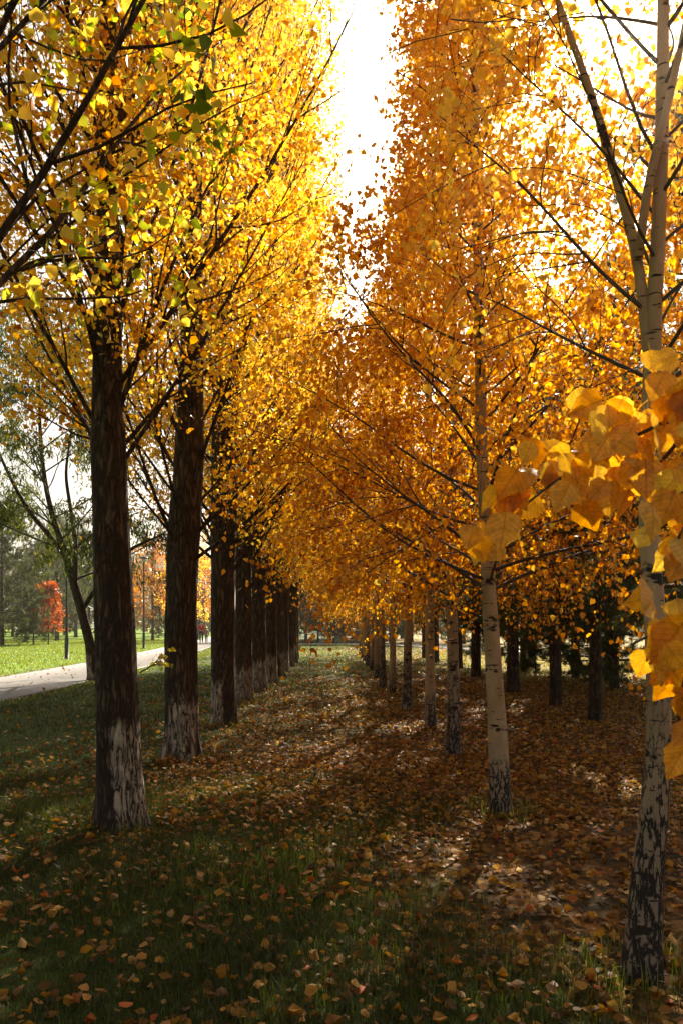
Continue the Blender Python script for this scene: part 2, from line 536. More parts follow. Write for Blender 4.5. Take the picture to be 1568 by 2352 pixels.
def ribbon(name, C, hw, z, mat):
    C = np.asarray(C, float)
    s = np.concatenate([[0], np.cumsum(np.linalg.norm(np.diff(C, axis=0), axis=1))])
    q = np.arange(0, s[-1], 0.8)
    P = np.stack([np.interp(q, s, C[:, 0]), np.interp(q, s, C[:, 1])], -1)
    for _ in range(6):
        P[1:-1] = (P[:-2] + 2 * P[1:-1] + P[2:]) / 4
    d = unit(np.gradient(P, axis=0)); nrm = np.stack([d[:, 1], -d[:, 0]], -1)
    rows = []
    for o_, zz in ((-hw - .01, -0.02), (-hw, z), (-hw + .10, z), (-hw + .11, z - .012), (hw - .11, z - .012), (hw - .10, z), (hw, z), (hw + .01, -0.02)):
        rows.append(np.concatenate([P + nrm * o_, np.full((len(P), 1), zz)], 1))
    V = np.stack(rows, 1)
    idx = np.arange(V.shape[0] * 8).reshape(-1, 8)
    Q = np.stack([idx[:-1, :-1], idx[:-1, 1:], idx[1:, 1:], idx[1:, :-1]], -1).reshape(-1, 4)
    return tag(link(name, mesh_np(name, V.reshape(-1, 3), [Q]), mat=mat), kind="structure")


m, t, out = new_mat("paving_brick")
tc = nd(t, "ShaderNodeTexCoord"); v = tc.outputs["Object"]
br = nd(t, "ShaderNodeTexBrick")
t.links.new(v, br.inputs["Vector"])
br.inputs["Scale"].default_value = 1.0
br.inputs["Brick Width"].default_value = 0.24; br.inputs["Row Height"].default_value = 0.05
br.inputs["Mortar Size"].default_value = 0.008
br.inputs["Color1"].default_value = (0.095, 0.08, 0.07, 1); br.inputs["Color2"].default_value = (0.07, 0.058, 0.05, 1); br.inputs["Mortar"].default_value = (0.09, 0.075, 0.06, 1)
c = mixc(t, math_n(t, 'MULTIPLY', noise(t, v, 1.2, 6.0, 0.7), 0.7), br.outputs[0], (0.045, 0.038, 0.032))
p = nd(t, "ShaderNodeBsdfPrincipled"); p.inputs["Roughness"].default_value = 0.75
b = nd(t, "ShaderNodeBump"); b.inputs["Strength"].default_value = 0.4; b.inputs["Distance"].default_value = 0.01
t.links.new(noise(t, v, 20.0, 5.0), b.inputs["Height"]); t.links.new(b.outputs[0], p.inputs["Normal"])
t.links.new(c, p.inputs["Base Color"]); t.links.new(p.outputs[0], out.inputs[0])
M_paver = m
ribbon("path", PATHC, 1.45, 0.022, M_paver)
ribbon("far_path", FARC, 1.3, 0.022, plain("pale_gravel", (0.52, 0.47, 0.40), 0.9, scale=3.0))

def ground_z(x, y):
    return float(hgt(np.array([x]), np.array([y]))[0])


def base(u, v):
    y = EYE * FPX / (v - HV)
    x = (u - CU) * y / FPX
    return (x, y, ground_z(x, y))


# ---------------------------------------------------------------- grass and fallen leaves
rng = np.random.default_rng(7)


def on_path(x, y, m=0.05):
    far = np.zeros(len(x), bool)
    for a, b in zip(FARC[:-1], FARC[1:]):
        d = b - a; tt = np.clip(((x - a[0]) * d[0] + (y - a[1]) * d[1]) / (d @ d), 0, 1)
        far |= np.hypot(x - a[0] - tt * d[0], y - a[1] - tt * d[1]) < 1.3 + m
    return (np.abs(x - pathx(y)) < 1.45 + m) | far


def scatter(n, y0, y1, dens, xlo=-0.50, xhi=0.50, pad=0.4):
    """points within the view wedge, uniform over area, thinned by dens(x, y)"""
    y = np.sqrt(rng.uniform(y0 ** 2, y1 ** 2, n))
    x = rng.uniform(xlo, xhi, n) * y + rng.uniform(-pad, pad, n)
    k = rng.uniform(0, 1, n) < dens(x, y)
    return x[k], y[k]


def blades(x, y, h, wd, tone, lean=0.5):
    n = len(x)
    az = rng.uniform(0, 6.283, n); la = rng.uniform(0.1, lean, n) + rng.uniform(0, 0.5, n) ** 3
    d = np.stack([np.cos(az), np.sin(az), np.zeros(n)], -1)
    s = np.stack([-np.sin(az), np.cos(az), np.zeros(n)], -1)
    P = np.stack([x, y, hgt(x, y) - 0.005], -1)
    md = P + d * (h * la * 0.35)[:, None] + UP * (h * 0.6)[:, None]
    tp = P + d * (h * la * 1.25)[:, None] + UP * (h * np.maximum(0.15, 1.0 - 0.45 * la))[:, None]
    w2 = (wd / 2)[:, None]
    V = np.stack([P - s * w2, P + s * w2, md + s * w2 * .8, md - s * w2 * .8, tp], 1)
    o = (np.arange(n) * 5)[:, None]
    return V.reshape(-1, 3), np.array([[0, 1, 2, 3]]) + o, np.array([[3, 2, 4]]) + o, np.repeat(tone, 5)


gV, gQ, gT, gA, gn = [], [], [], [], 0


def add_grass(n, y0, y1, dens, h, wd, tone, **kw):
    global gn
    x, y = scatter(n, y0, y1, dens, **kw)
    k = ~on_path(x, y)
    x, y = x[k], y[k]
    sz = rng.uniform(0.45, 1.15, len(x)) * (0.8 + 0.5 * wav(x, y, 2.2))
    V, q, tr, a = blades(x, y, h * sz, wd * rng.uniform(.7, 1.3, len(x)), tone(x, y, len(x)))
    gV.append(V); gQ.append(q + gn); gT.append(tr + gn); gA.append(a); gn += len(V)


t_green = lambda x, y, n: np.clip(0.36 + 0.3 * wav(x, y, 1.6) + rng.normal(0, 0.2, n), 0, 1)
t_lawn = lambda x, y, n: np.clip(0.74 + rng.normal(0, 0.09, n), 0, 0.9)
t_dry = lambda x, y, n: np.clip(0.88 + 0.1 * wav(x, y, 1.0) + rng.normal(0, 0.10, n), 0, 1)
add_grass(150000, 2.7, 8.0, lambda x, y: green_mask(x, y) * 0.95 + 0.02, 0.10, 0.0038, t_green)
add_grass(110000, 8.0, 24, lambda x, y: green_mask(x, y) * (x > -7) * (x < 4), 0.08, 0.010, t_green)
add_grass(60000, 14, 80, lambda x, y: (x < -6.0) * 1.0, 0.10, 0.03, t_lawn, xlo=-0.46, xhi=-0.1)
add_grass(50000, 24, 62, lambda x, y: (x > -7) * (x < 5) * 0.7, 0.09, 0.03, lambda x, y, n: np.clip(0.65 + 0.3 * wav(x, y, 0.5) + rng.normal(0, .12, n), 0, 1), xlo=-0.2, xhi=0.2)
add_grass(40000, 15, 45, lambda x, y: green_mask(x, y) * (x > 3.3), 0.12, 0.016, t_dry, xlo=0.1, xhi=0.5)
for fx, fy in [base(*q)[:2] for q in ((278, 1903), (418, 1745), (515, 1666), (559, 1612), (594, 1587), (1150, 1868), (1470, 2240))]:
    k = 260
    a, rr = rng.uniform(0, 6.283, k), .15 + np.abs(rng.normal(0, .12, k))
    V, q, tr, a_ = blades(fx + rr * np.cos(a), fy + rr * np.sin(a), rng.uniform(.06, .19, k), np.full(k, .005), t_green(fx + rr, fy + rr, k) + .15)
    gV.append(V); gQ.append(q + gn); gT.append(tr + gn); gA.append(np.clip(a_, 0, 1)); gn += len(V)
me = mesh_np("grass", np.concatenate(gV), [np.concatenate(gQ), np.concatenate(gT)], attr={"tone": np.concatenate(gA)})
tag(link("grass", me, mat=M_grass), "blades of green and straw coloured grass growing across the park floor", "grass", kind="stuff")

CURL = (np.array([[0, 0, 0.0], [0, .5, -.10], [0, 1, .12], [-.40, .25, .16], [-.34, .62, .14], [.40, .25, .10], [.34, .62, .22], [0, -.28, .08], [.02, -.28, .08]]),
        [np.array([[0, 5, 6, 1], [0, 1, 4, 3]]), np.array([[1, 6, 2], [1, 2, 4], [0, 7, 8]])])


def litter_dens(x, y):
    n = wav(x, y, 1.3, 0.3) * 0.5 + wav(x, y, 3.9, 1.0) * 0.3
    d = 0.27 + (0.09 + 0.2 * sst(4.5, 7, y)) * sst(-1.6, 0.6, x + 0.5 * n) + 0.36 * sst(5.0, 7.5, y) * sst(-2.4, -1.0, x) * (1 - sst(12, 19, y) * sst(1.5, -0.5, x) * .75)
    d = d + 0.25 * n
    d = d * (0.10 + 0.9 * sst(-4.6, -2.0, x - 0.5 * n)) * (1 - 0.65 * sst(17, 24, y))
    return np.clip(d, 0.02, 1) * (x > -6.4)


lp = []
for n, y0, y1, sz in ((30000, 2.6, 9.0, 0.052), (52000, 9.0, 22, 0.06), (26000, 22, 50, 0.10)):
    x, y = scatter(n, y0, y1, litter_dens)
    k = ~on_path(x, y, -0.4)
    lp.append(np.stack([x[k], y[k], sz * rng.uniform(0.4, 1.25, k.sum())], -1))
lp = np.concatenate(lp)
feet = [base(*q)[:2] for q in ((278, 1903), (418, 1745), (515, 1666), (559, 1612), (594, 1587), (1470, 2240), (1150, 1868), (1040, 1735), (988, 1670), (933, 1632), (1365, 1655), (1275, 1625), (1177, 1592))]
for fx, fy in feet:
    k = 90
    a, rr = rng.uniform(0, 6.283, k), .14 + np.abs(rng.normal(0, .22, k))
    lp = np.concatenate([lp, np.stack([fx + rr * np.cos(a), fy + rr * np.sin(a), rng.uniform(.03, .07, k)], -1)])
py = rng.uniform(14, 45, 260)
lp = np.concatenate([lp, np.stack([pathx(py) + rng.uniform(-1.5, 1.5, 260), py, rng.uniform(.05, .09, 260)], -1)])
n = len(lp)
P = np.stack([lp[:, 0], lp[:, 1], hgt(lp[:, 0], lp[:, 1]) + 0.012 + 0.022 * rng.uniform(0, 1, n) ** 2 + green_mask(lp[:, 0], lp[:, 1]) * rng.uniform(-0.01, .045, n)], -1)
az = rng.uniform(0, 6.283, n)
T = np.stack([np.cos(az), np.sin(az), rng.normal(0, .22, n)], -1)
N = np.stack([rng.normal(0, .5, n), rng.normal(0, .5, n), np.where(rng.uniform(size=n) < 0.5, 1.0, -1.0)], -1)
tone = np.clip(rng.beta(1.25, 1.6, n), 0, 0.93)
tone = np.where(rng.uniform(size=n) < 0.04, 1.0, tone)
me = leaf_mesh("fallen_leaves", P, T, N, lp[:, 2], tone, CURL, zs=rng.uniform(-1.0, 3.2, n))
tag(link("fallen_leaves", me, mat=M_litter), "brown, orange and tan fallen leaves strewn over the grass and soil", "fallen leaves", kind="stuff")


# ---------------------------------------------------------------- trees
def trunk_mod(seed, ridges=0.065, flare=0.5):
    r = np.random.default_rng(seed)
    ph = r.uniform(0, 6.28, 8)

    def f(P, th):
        z = P[:, :, 2][:, :, None]; a = th[None, None, :]
        m = 1 + ridges * (np.sin(5 * a + ph[0] + 0.8 * np.sin(z * 1.1 + ph[1])) * .6 + np.sin(9 * a + ph[2] + 1.2 * np.sin(z * 1.7 + ph[3])) * .4 + np.sin(17 * a + ph[4] + 2 * np.sin(z * 2.9)) * .35 * np.cos(z * 4 + a * 3)
                          + 0.5 * np.sin(z * 5 + 2 * a + ph[5]) * 0.5)
        return m + flare * np.exp(-np.maximum(z, 0) / 0.16) * (0.5 + 0.5 * np.cos(4 * a + ph[6]))
    return f


def build_tree(name, spec, seed, limbs_apart=False, loc=(0, 0, 0), rz=0.0):
    """trunk > limbs > branches > twigs > leaves, in the tree's own space"""
    r = np.random.default_rng(seed)
    root = empty(name, loc, rz)
    tp = np.asarray(spec["trunk"], float)                     # (k,4) x y z radius
    s = np.concatenate([[0], np.cumsum(np.linalg.norm(np.diff(tp[:, :3], axis=0), axis=1))])
    q = np.concatenate([np.linspace(0, min(3.0, s[-1] * .4), 46), np.linspace(min(3.0, s[-1] * .4), s[-1], 40)[1:]])
    # smooth interpolation of the trunk line
    TP = np.stack([np.interp(q, s, tp[:, i]) for i in range(4)], -1)
    for _ in range(5):
        TP[1:-1, [0, 1, 3]] = (TP[:-2, [0, 1, 3]] + 2 * TP[1:-1, [0, 1, 3]] + TP[2:, [0, 1, 3]]) / 4
    TP[0, 2] -= 0.06
    wood = Wood()
    wood.tubes(TP[None, :, :3], TP[None, :, 3], spec.get("sides", 28), trunk_mod(seed, spec.get("ridges", 0.065), spec.get("flare", 0.5)))
    for st in spec.get("stems", []):                          # forks of the trunk, given as lines
        st = np.asarray(st, float)
        ss = np.concatenate([[0], np.cumsum(np.linalg.norm(np.diff(st[:, :3], axis=0), axis=1))])
        qq = np.linspace(0, ss[-1], 24)
        SP = np.stack([np.interp(qq, ss, st[:, i]) for i in range(4)], -1)
        for _ in range(3):
            SP[1:-1] = (SP[:-2] + 2 * SP[1:-1] + SP[2:]) / 4
        wood.tubes(SP[None, :, :3], SP[None, :, 3], 14)
    # limbs
    n1 = spec["n1"]
    z0, z1 = spec["z"]
    f = (np.arange(n1) + r.uniform(0, 1, n1)) / n1
    zz = z0 + (z1 - z0) * f ** spec.get("zpow", 1.0)
    S = np.stack([np.interp(zz, TP[:, 2], TP[:, 0]), np.interp(zz, TP[:, 2], TP[:, 1]), zz], -1)
    tr = np.interp(zz, TP[:, 2], TP[:, 3])
    az = np.arange(n1) * 2.399 + r.uniform(-.5, .5, n1) + spec.get("az0", 0)
    if "azfn" in spec: az = spec["azfn"](az, zz)
    inc = np.interp(f, [0, 1], spec["inc"]) + r.normal(0, spec.get("incsd", .1), n1)
    D = np.stack([np.sin(inc) * np.cos(az), np.sin(inc) * np.sin(az), np.cos(inc)], -1)
    L = np.interp(f, np.linspace(0, 1, len(spec["len"])), spec["len"]) * r.uniform(0.8, 1.2, n1)
    P1 = curve(S, D, L, np.full(n1, spec["bend"]) + r.normal(0, .05, n1), 9, r, 0.02)
    R1 = (np.clip(tr * spec.get("rfac", .42), 0.010, spec.get("rmax", 0.06)) * r.uniform(.7, 1.05, n1))[:, None] * np.linspace(1, 0.22, 9)[None]
    # branches
    i2, S2, t2, f2 = pick(P1, spec["n2"], spec.get("t2", 0.22), 1.0, r)
    D2 = spread(t2, r.uniform(*spec["a2"], len(i2)), r)
    L2 = r.uniform(*spec["l2"], len(i2)) * (1.15 - 0.5 * f2) * np.minimum(1, L[i2] / spec.get("lref", 2.0)) ** spec.get("lpow", 0.5)
    P2 = curve(S2, D2, L2, np.full(len(i2), spec["b2"]), 6, r, 0.03)
    R2 = np.interp(f2, [0, 1], [0.5, 0.25])[:, None] * R1[i2, 0][:, None] * np.linspace(1, 0.35, 6)[None]
    R2 = np.maximum(R2, 0.0022)
    # twigs
    i3, S3, t3, f3 = pick(P2, spec["n3"], 0.15, 1.0, r)
    D3 = spread(t3, r.uniform(*spec["a3"], len(i3)), r)
    L3 = r.uniform(*spec["l3"], len(i3))
    P3 = curve(S3, D3, L3, np.full(len(i3), spec["b3"]), 4, r, 0.03)
    R3 = np.full((len(i3), 1), spec.get("rt", 0.0016)) * np.linspace(1, 0.6, 4)[None]
    if spec.get("cull") is not None:
        keep = spec["cull"](P3[:, -1])
        i3, P3, R3 = i3[keep], P3[keep], R3[keep]
    if limbs_apart:
        for k in range(n1):
            wl = Wood()
            wl.tubes(P1[k:k + 1], R1[k:k + 1], 8)
            a = i2 == k
            wl.tubes(P2[a], R2[a], 4)
            b3 = a[i3]
            if b3.any(): wl.tubes(P3[b3], R3[b3], 3)
            link("limb", wl.mesh("limb"), root, spec["limbmat"])
        link("trunk", wood.mesh("trunk"), root, spec["bark"])
    else:
        tm = wood
        me1 = tm.mesh("trunk")
        link("trunk", me1, root, spec["bark"])
        wl = Wood(); wl.tubes(P1, R1, 6); wl.tubes(P2, R2, 3); wl.tubes(P3, R3, 3)
        link("branch_spray", wl.mesh("branch_spray"), root, spec["limbmat"])
    # leaves
    i4, S4, t4, f4 = pick(P3, spec["nl"], 0.05, 1.0, r)
    n = len(S4)
    jit = spec.get("jit", 0.05)
    Pl = S4 + r.normal(0, jit, (n, 3))
    Tl = unit(r.normal(0, 0.75, (n, 3)) + t4 * 0.5 + np.array([0, 0, -spec.get("droop", 0.6)]))
    Nl = r.normal(0, 1, (n, 3))
    ls = spec["leaf"] * r.uniform(0.65, 1.3, n)
    gclump = spec.get("tone_fn")
    tn = spec["tone"][0] + r.normal(0, spec["tone"][1], n) + np.repeat(r.normal(0, spec["tone"][1] * .7, len(P3)), spec["nl"])
    if gclump is not None: tn = tn + gclump(Pl)
    me2 = leaf_mesh("crown", Pl, Tl, Nl, ls, np.clip(tn, 0, 1), spec.get("tpl", LEAF6))
    link("crown", me2, root, spec.get("leafmat", M_leaf))
    return root


def poplar_spec(H=17.0, r0=0.17, leaf=0.046, nl=9, tone=(0.50, 0.09), **kw):
    d = dict(trunk=[(0, 0, 0, r0), (0, 0, 2.6, r0 * .86), (0.05, 0.02, 5, r0 * .62), (0, 0, 10, r0 * .36), (0, 0, H, 0.02)],
             n1=92, z=(2.6, H - 1.0), inc=(0.52, 0.24), incsd=.15, len=(2.5, 3.1, 3.3, 2.8, 1.1), bend=0.14, n2=10, a2=(0.3, 0.75), l2=(0.6, 1.2), b2=0.10,
             n3=5, a3=(0.4, 1.0), l3=(0.25, 0.55), b3=-0.05, nl=nl, leaf=leaf, tone=tone, droop=0.5, jit=0.06, rfac=.3,
             bark=M_pop, limbmat=M_poplimb, rmax=0.030, lref=2.7, lpow=.8)
    d.update(kw)
    return d


def birch_spec(H=9.6, r0=0.075, leaf=0.05, nl=10, tone=(0.60, 0.08), **kw):
    d = dict(trunk=[(0, 0, 0, r0), (-.02, 0, 1.0, r0 * .85), (-.05, 0, 3, r0 * .66), (-.06, 0, 6, r0 * .5), (-0.1, 0, H, 0.01)],
             n1=62, z=(1.9, H - .6), inc=(1.2, 0.6), len=(2.0, 2.0, 1.2, 0.8, 0.4), bend=0.08, n2=8, a2=(0.5, 1.0), l2=(0.6, 1.1), b2=-0.22,
             n3=5, a3=(0.5, 1.1), l3=(0.3, 0.6), b3=-0.5, nl=nl, leaf=leaf, tone=tone, droop=1.0, jit=0.045, sides=20, ridges=0.03, flare=0.3, rfac=.3,
             bark=M_birch, limbmat=M_twig, rmax=0.024, lref=1.7, lpow=1.0)
    d.update(kw)
    return d


def ground_z(x, y):
    return float(hgt(np.array([x]), np.array([y]))[0])


def resample(C, n):
    C = np.array(C); s = np.concatenate([[0], np.cumsum(np.linalg.norm(np.diff(C, axis=0), axis=1))])
    q = np.linspace(0, s[-1], n)
    return np.stack([np.interp(q, s, C[:, i]) for i in range(3)], -1)


def line_from_pixels(pts, b, yoff=None):
    """trunk line given as pixels + width; at depth of base b"""
    o = []
    for k, (u, v, wpx) in enumerate(pts):
        y = b[1] + (0 if yoff is None else yoff[k])
        p = at(u, v, y)
        o.append((p[0] - b[0], p[1] - b[1], p[2] - b[2], wpx * y / FPX / 2))
    o[0] = (0, 0, 0, o[0][3])
    return o


GP = "poplars in the row along the path"
GB = "birches in the row opposite the poplars"

# --- poplars
POP = [(278, 1903), (418, 1745), (515, 1666), (559, 1612), (594, 1587), (620, 1569), (638, 1555), (652, 1545), (664, 1531), (672, 1523), (678, 1515)]
b = base(*POP[0])
ext = lambda L, H: L + [(L[-1][0] + .02, L[-1][1], 9.0, 0.06), (L[-1][0], L[-1][1], H, 0.015)]
greener = lambda P: -0.16 * sst(-0.2, -1.6, P[:, 1]) * sst(9.0, 4.0, P[:, 2]) * (0.6 + 0.6 * wav(P[:, 0], P[:, 2], 3.0))
o = build_tree("poplar_tree", poplar_spec(trunk=ext(line_from_pixels([(278, 1903, 104), (268, 1600, 95), (255, 1200, 82), (248, 1000, 78), (247, 700, 60), (248, 500, 54), (252, 200, 44)], b), 17),
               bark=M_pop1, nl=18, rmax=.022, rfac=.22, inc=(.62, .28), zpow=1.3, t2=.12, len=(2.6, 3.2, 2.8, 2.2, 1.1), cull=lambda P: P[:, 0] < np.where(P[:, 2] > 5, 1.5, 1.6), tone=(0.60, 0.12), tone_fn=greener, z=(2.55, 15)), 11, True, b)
tag(o, "poplar nearest the camera on the left, thick dark trunk limewashed on its right side only", "tree", GP)
# a young leafy shoot low on the first poplar
W0 = np.array(o.location)
sp = resample([at(322, 1545, b[1] - .02), at(345, 1532, b[1] - .05), at(372, 1508, b[1] - .05), at(398, 1486, b[1] - .06)], 10) - W0
sp2 = resample([at(352, 1526, b[1] - .05), at(375, 1528, b[1] - .08), at(392, 1520, b[1] - .1)], 10) - W0
wl = Wood(); wl.tubes(np.stack([sp, sp2]), np.linspace(.006, .002, 10)[None].repeat(2, 0), 5)
so = link("shoot", wl.mesh("shoot"), o, M_twig)
rr_ = np.random.default_rng(4)
lpt = np.concatenate([sp[3:], sp[4:], sp2[4:]]); n_ = len(lpt)
link("leaf", leaf_mesh("leaf", lpt + rr_.normal(0, .012, (n_, 3)), rr_.normal(0, .6, (n_, 3)) + [0, 0, -.5], rr_.normal(0, 1, (n_, 3)), rr_.uniform(.04, .06, n_), rr_.uniform(.18, .4, n_), LEAF6), so, M_leaf)
b = base(*POP[1])
o = build_tree("poplar_tree", poplar_spec(trunk=ext(line_from_pixels([(418, 1745, 76), (416, 1400, 70), (424, 1200, 72), (437, 1000, 66), (441, 850, 52)], b), 17), tone=(0.59, 0.10), nl=15, rmax=.022, rfac=.22, z=(2.1, 16), zpow=1.35, inc=(.72, .24), cull=lambda P: P[:, 0] < np.where(P[:, 2] > 5, 1.75, 1.9)), 12, True, b)
tag(o, "second poplar in the left row, limewash at its foot split by a dark furrow", "tree", GP)
b = base(*POP[2])
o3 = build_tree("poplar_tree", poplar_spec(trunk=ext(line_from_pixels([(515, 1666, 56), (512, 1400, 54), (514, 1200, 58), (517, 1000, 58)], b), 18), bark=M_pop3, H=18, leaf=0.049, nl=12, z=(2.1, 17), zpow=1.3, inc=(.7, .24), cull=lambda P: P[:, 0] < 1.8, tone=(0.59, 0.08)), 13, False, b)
tag(o3, "third poplar in the left row, limewash on the left of a reddish dark foot", "tree", GP)
var = [build_tree("poplar_tree", poplar_spec(H=18 + k, r0=0.175, leaf=0.049, nl=12, z=(2.0, 17), zpow=1.2, inc=(.65, .24), cull=lambda P: np.hypot(P[:, 0], P[:, 1]) < np.where(P[:, 2] < 8, 2.35, 2.95) * (1 + .12 * np.sin(P[:, 2] * 2.1 + 3 * np.arctan2(P[:, 1], P[:, 0]))), tone=(0.60, 0.09)), 20 + k, False) for k in range(3)]
PL = ["fourth poplar in the left row, its foot half limewashed and half dark",
      "fifth poplar in the left row, limewashed foot standing in a sunny grass patch",
      "sixth poplar in the left row, partly hidden behind the fourth and fifth trunks",
      "seventh poplar in the left row, only its pale foot clear of nearer trunks",
      "eighth poplar in the left row, pale foot beside the bright patch of grass",
      "ninth poplar in the left row, third from its far end",
      "tenth poplar in the left row, second from its far end",
      "last poplar at the far end of the left row, grey foot against sunlit grass"]
for k in range(3, 11):
    bb = base(*POP[k])
    o = var[k - 3] if k < 6 else copy_tree(var[(k * 2) % 3])
    o.location = bb
    o.rotation_euler = (0, 0, k * 2.1)
    sc_ = (1.0, 1.0, 1.05, 1.0, 0.97, 1.04, 1.0, 1.02)[k - 3]
    o.scale = (sc_, sc_, sc_)
    tag(o, PL[k - 3], "tree", GP)
# the poplar before the first: its trunk is left of the frame, its greener boughs reach in at the top left
o = build_tree("poplar_tree", poplar_spec(H=15, tone=(0.25, 0.16), n1=80, nl=11, inc=(.7, .28), t2=.12, rfac=.15, z=(2.1, 11), len=(2.8, 3.2, 2.8, 2.2, 1.1), cull=lambda P: P[:, 0] < 1.6, leaf=0.06, tone_fn=lambda P: 0.22 * sst(1.7, 0.7, P[:, 0]) - 0.05 * sst(3.6, 4.6, P[:, 2])), 31, True, (-1.95, 3.1, 0))
tag(o, "leafy green boughs reaching in at the top left, trunk outside the photo", "tree", GP)

# --- birches
BIR = [(1470, 2240), (1150, 1868), (1040, 1735), (988, 1670), (933, 1632), (901, 1596), (879, 1580)]
b = base(*BIR[0])
px = lambda u, v, wpx, dy=0.0: (*(at(u, v, b[1] + dy) - np.array(b)), wpx * b[1] / FPX / 2)
o = build_tree("birch_tree", birch_spec(trunk=line_from_pixels([(1468, 2242, 84), (1482, 2050, 72), (1508, 1800, 60), (1514, 1650, 54), (1503, 1400, 47), (1486, 1200, 44), (1496, 900, 42), (1500, 700, 35), (1519, 400, 31), (1522, 0, 26), (1530, -900, 20), (1535, -2600, 8)], b),
               stems=[[px(1492, 860, 24), px(1474, 680, 25), px(1466, 570, 24, .05), px(1420, 440, 21, .1), (*px(1365, 230, 19, .15),), px(1275, 0, 15, .2), px(1200, -300, 12, .3), px(1150, -700, 5, .4)],
                      [px(1466, 590, 20, .0), px(1482, 440, 20, -.05), px(1530, 250, 18, -.1), px(1575, 50, 15, -.1), px(1640, -400, 6, -.1)]],
               bark=M_birch1, z=(2.4, 8.5), n1=70, leaf=0.040, nl=17, len=(1.0, 1.3, 1.4, 1.2, .6), inc=(.95, .55), bend=0.05, tone=(0.64, 0.08),
               rfac=.2, cull=lambda P: (P[:, 2] > 2.0) & (P[:, 0] > -.98) & ~((P[:, 0] > -.8) & (P[:, 0] < .25) & (P[:, 2] < 4.2) & (P[:, 1] < 1.0) & (np.random.default_rng(8).uniform(size=len(P)) < .9))), 41, True, b)
tag(o, "forked birch at the right edge, furrowed black and white trunk nearest the camera", "tree", GB)
b = base(*BIR[1])
o = build_tree("birch_tree", birch_spec(trunk=line_from_pixels([(1150, 1868, 50), (1140, 1650, 42), (1121, 1350, 32), (1106, 1050, 27), (1098, 700, 22), (1092, 300, 17), (1085, 0, 12), (1080, -850, 4)], b),
               z=(1.75, 9.3), n1=76, zpow=1.5, nl=20, leaf=0.042, tone=(0.67, 0.09), tone_fn=lambda P: -.05 * sst(4, 6, P[:, 2]) + .10 * sst(4.5, 2.5, P[:, 2]), cull=lambda P: (P[:, 0] > np.interp(P[:, 2], [0, 3.5, 5, 9], [-2.5, -1.9, -.9, -.75])) & ~((P[:, 0] > .1) & (P[:, 2] > 4) & (P[:, 2] < 7.2) & (np.random.default_rng(6).uniform(size=len(P)) < .55))), 42, True, b)
tag(o, "clean cream birch standing in front of the pines, second in the right row", "tree", GB)
b = base(*BIR[2])
o = build_tree("birch_tree", birch_spec(trunk=line_from_pixels([(1040, 1735, 34), (1041, 1600, 28), (1037, 1400, 24), (1036, 1200, 20), (1040, 900, 16), (1040, -200, 4)], b), bark=M_birch1, tone=(0.67, 0.09), nl=19, leaf=.042, tone_fn=lambda P: .10 * sst(5, 3, P[:, 2]), zpow=1.4, z=(1.6, 9.2), cull=lambda P: P[:, 0] > np.interp(P[:, 2], [0, 4, 5.5, 9], [-2.5, -2.0, -.85, -.65])), 43, True, b)
tag(o, "birch with black cracked lower trunk, third in the right row", "tree", GB)
bvar = [build_tree("birch_tree", birch_spec(H=8.7 + .5 * k, r0=0.08, leaf=0.044, nl=13, zpow=1.3, tone_fn=lambda P: .10 * sst(5.5, 3, P[:, 2]), cull=lambda P: np.hypot(P[:, 0], P[:, 1]) < np.interp(P[:, 2], [0, 4, 5.5, 9], [2.6, 2.2, .95, .7]) - 9 * (np.random.default_rng(9).uniform(size=len(P)) > np.where(P[:, 2] > 3.2, .45, 1)), tone=(0.66 - .03 * k, 0.09), bark=(M_birch, M_birch1, M_birch)[k]), 50 + k, False) for k in range(3)]
BL = ["fourth birch in the right row, thin cream trunk with a dark foot",
      "fifth birch in the right row, slender trunk with heavy black marks",
      "sixth birch in the right row, thin dark trunk close beside the seventh",
      "seventh birch in the right row, its foot by a green grass patch",
      "eighth birch in the right row, small pale trunk deep in shade",
      "ninth birch in the right row, half hidden under hanging gold leaves",
      "tenth birch in the right row, thin trunk before the far path",
      "eleventh birch in the right row, far off under yellow leaves",
      "twelfth birch in the right row, near the pale far path",
      "last birch of the right row, beside the pale far path"]
BB = [base(*q) for q in BIR[3:]] + [(0.98 - 0.012 * k, 22.2 + 3.3 * k, 0) for k in range(6)]
for k, bb in enumerate(BB):
    o = bvar[k] if k < 3 else copy_tree(bvar[(k * 2 + 1) % 3])
    o.location = (bb[0], bb[1], ground_z(bb[0], bb[1]))
    o.rotation_euler = (0, 0, 1.0 + k * 1.7)
    s_ = 1.0 + 0.06 * math.sin(k * 2.3)
    o.scale = (s_, s_, s_)
    tag(o, BL[k], "tree", GB)

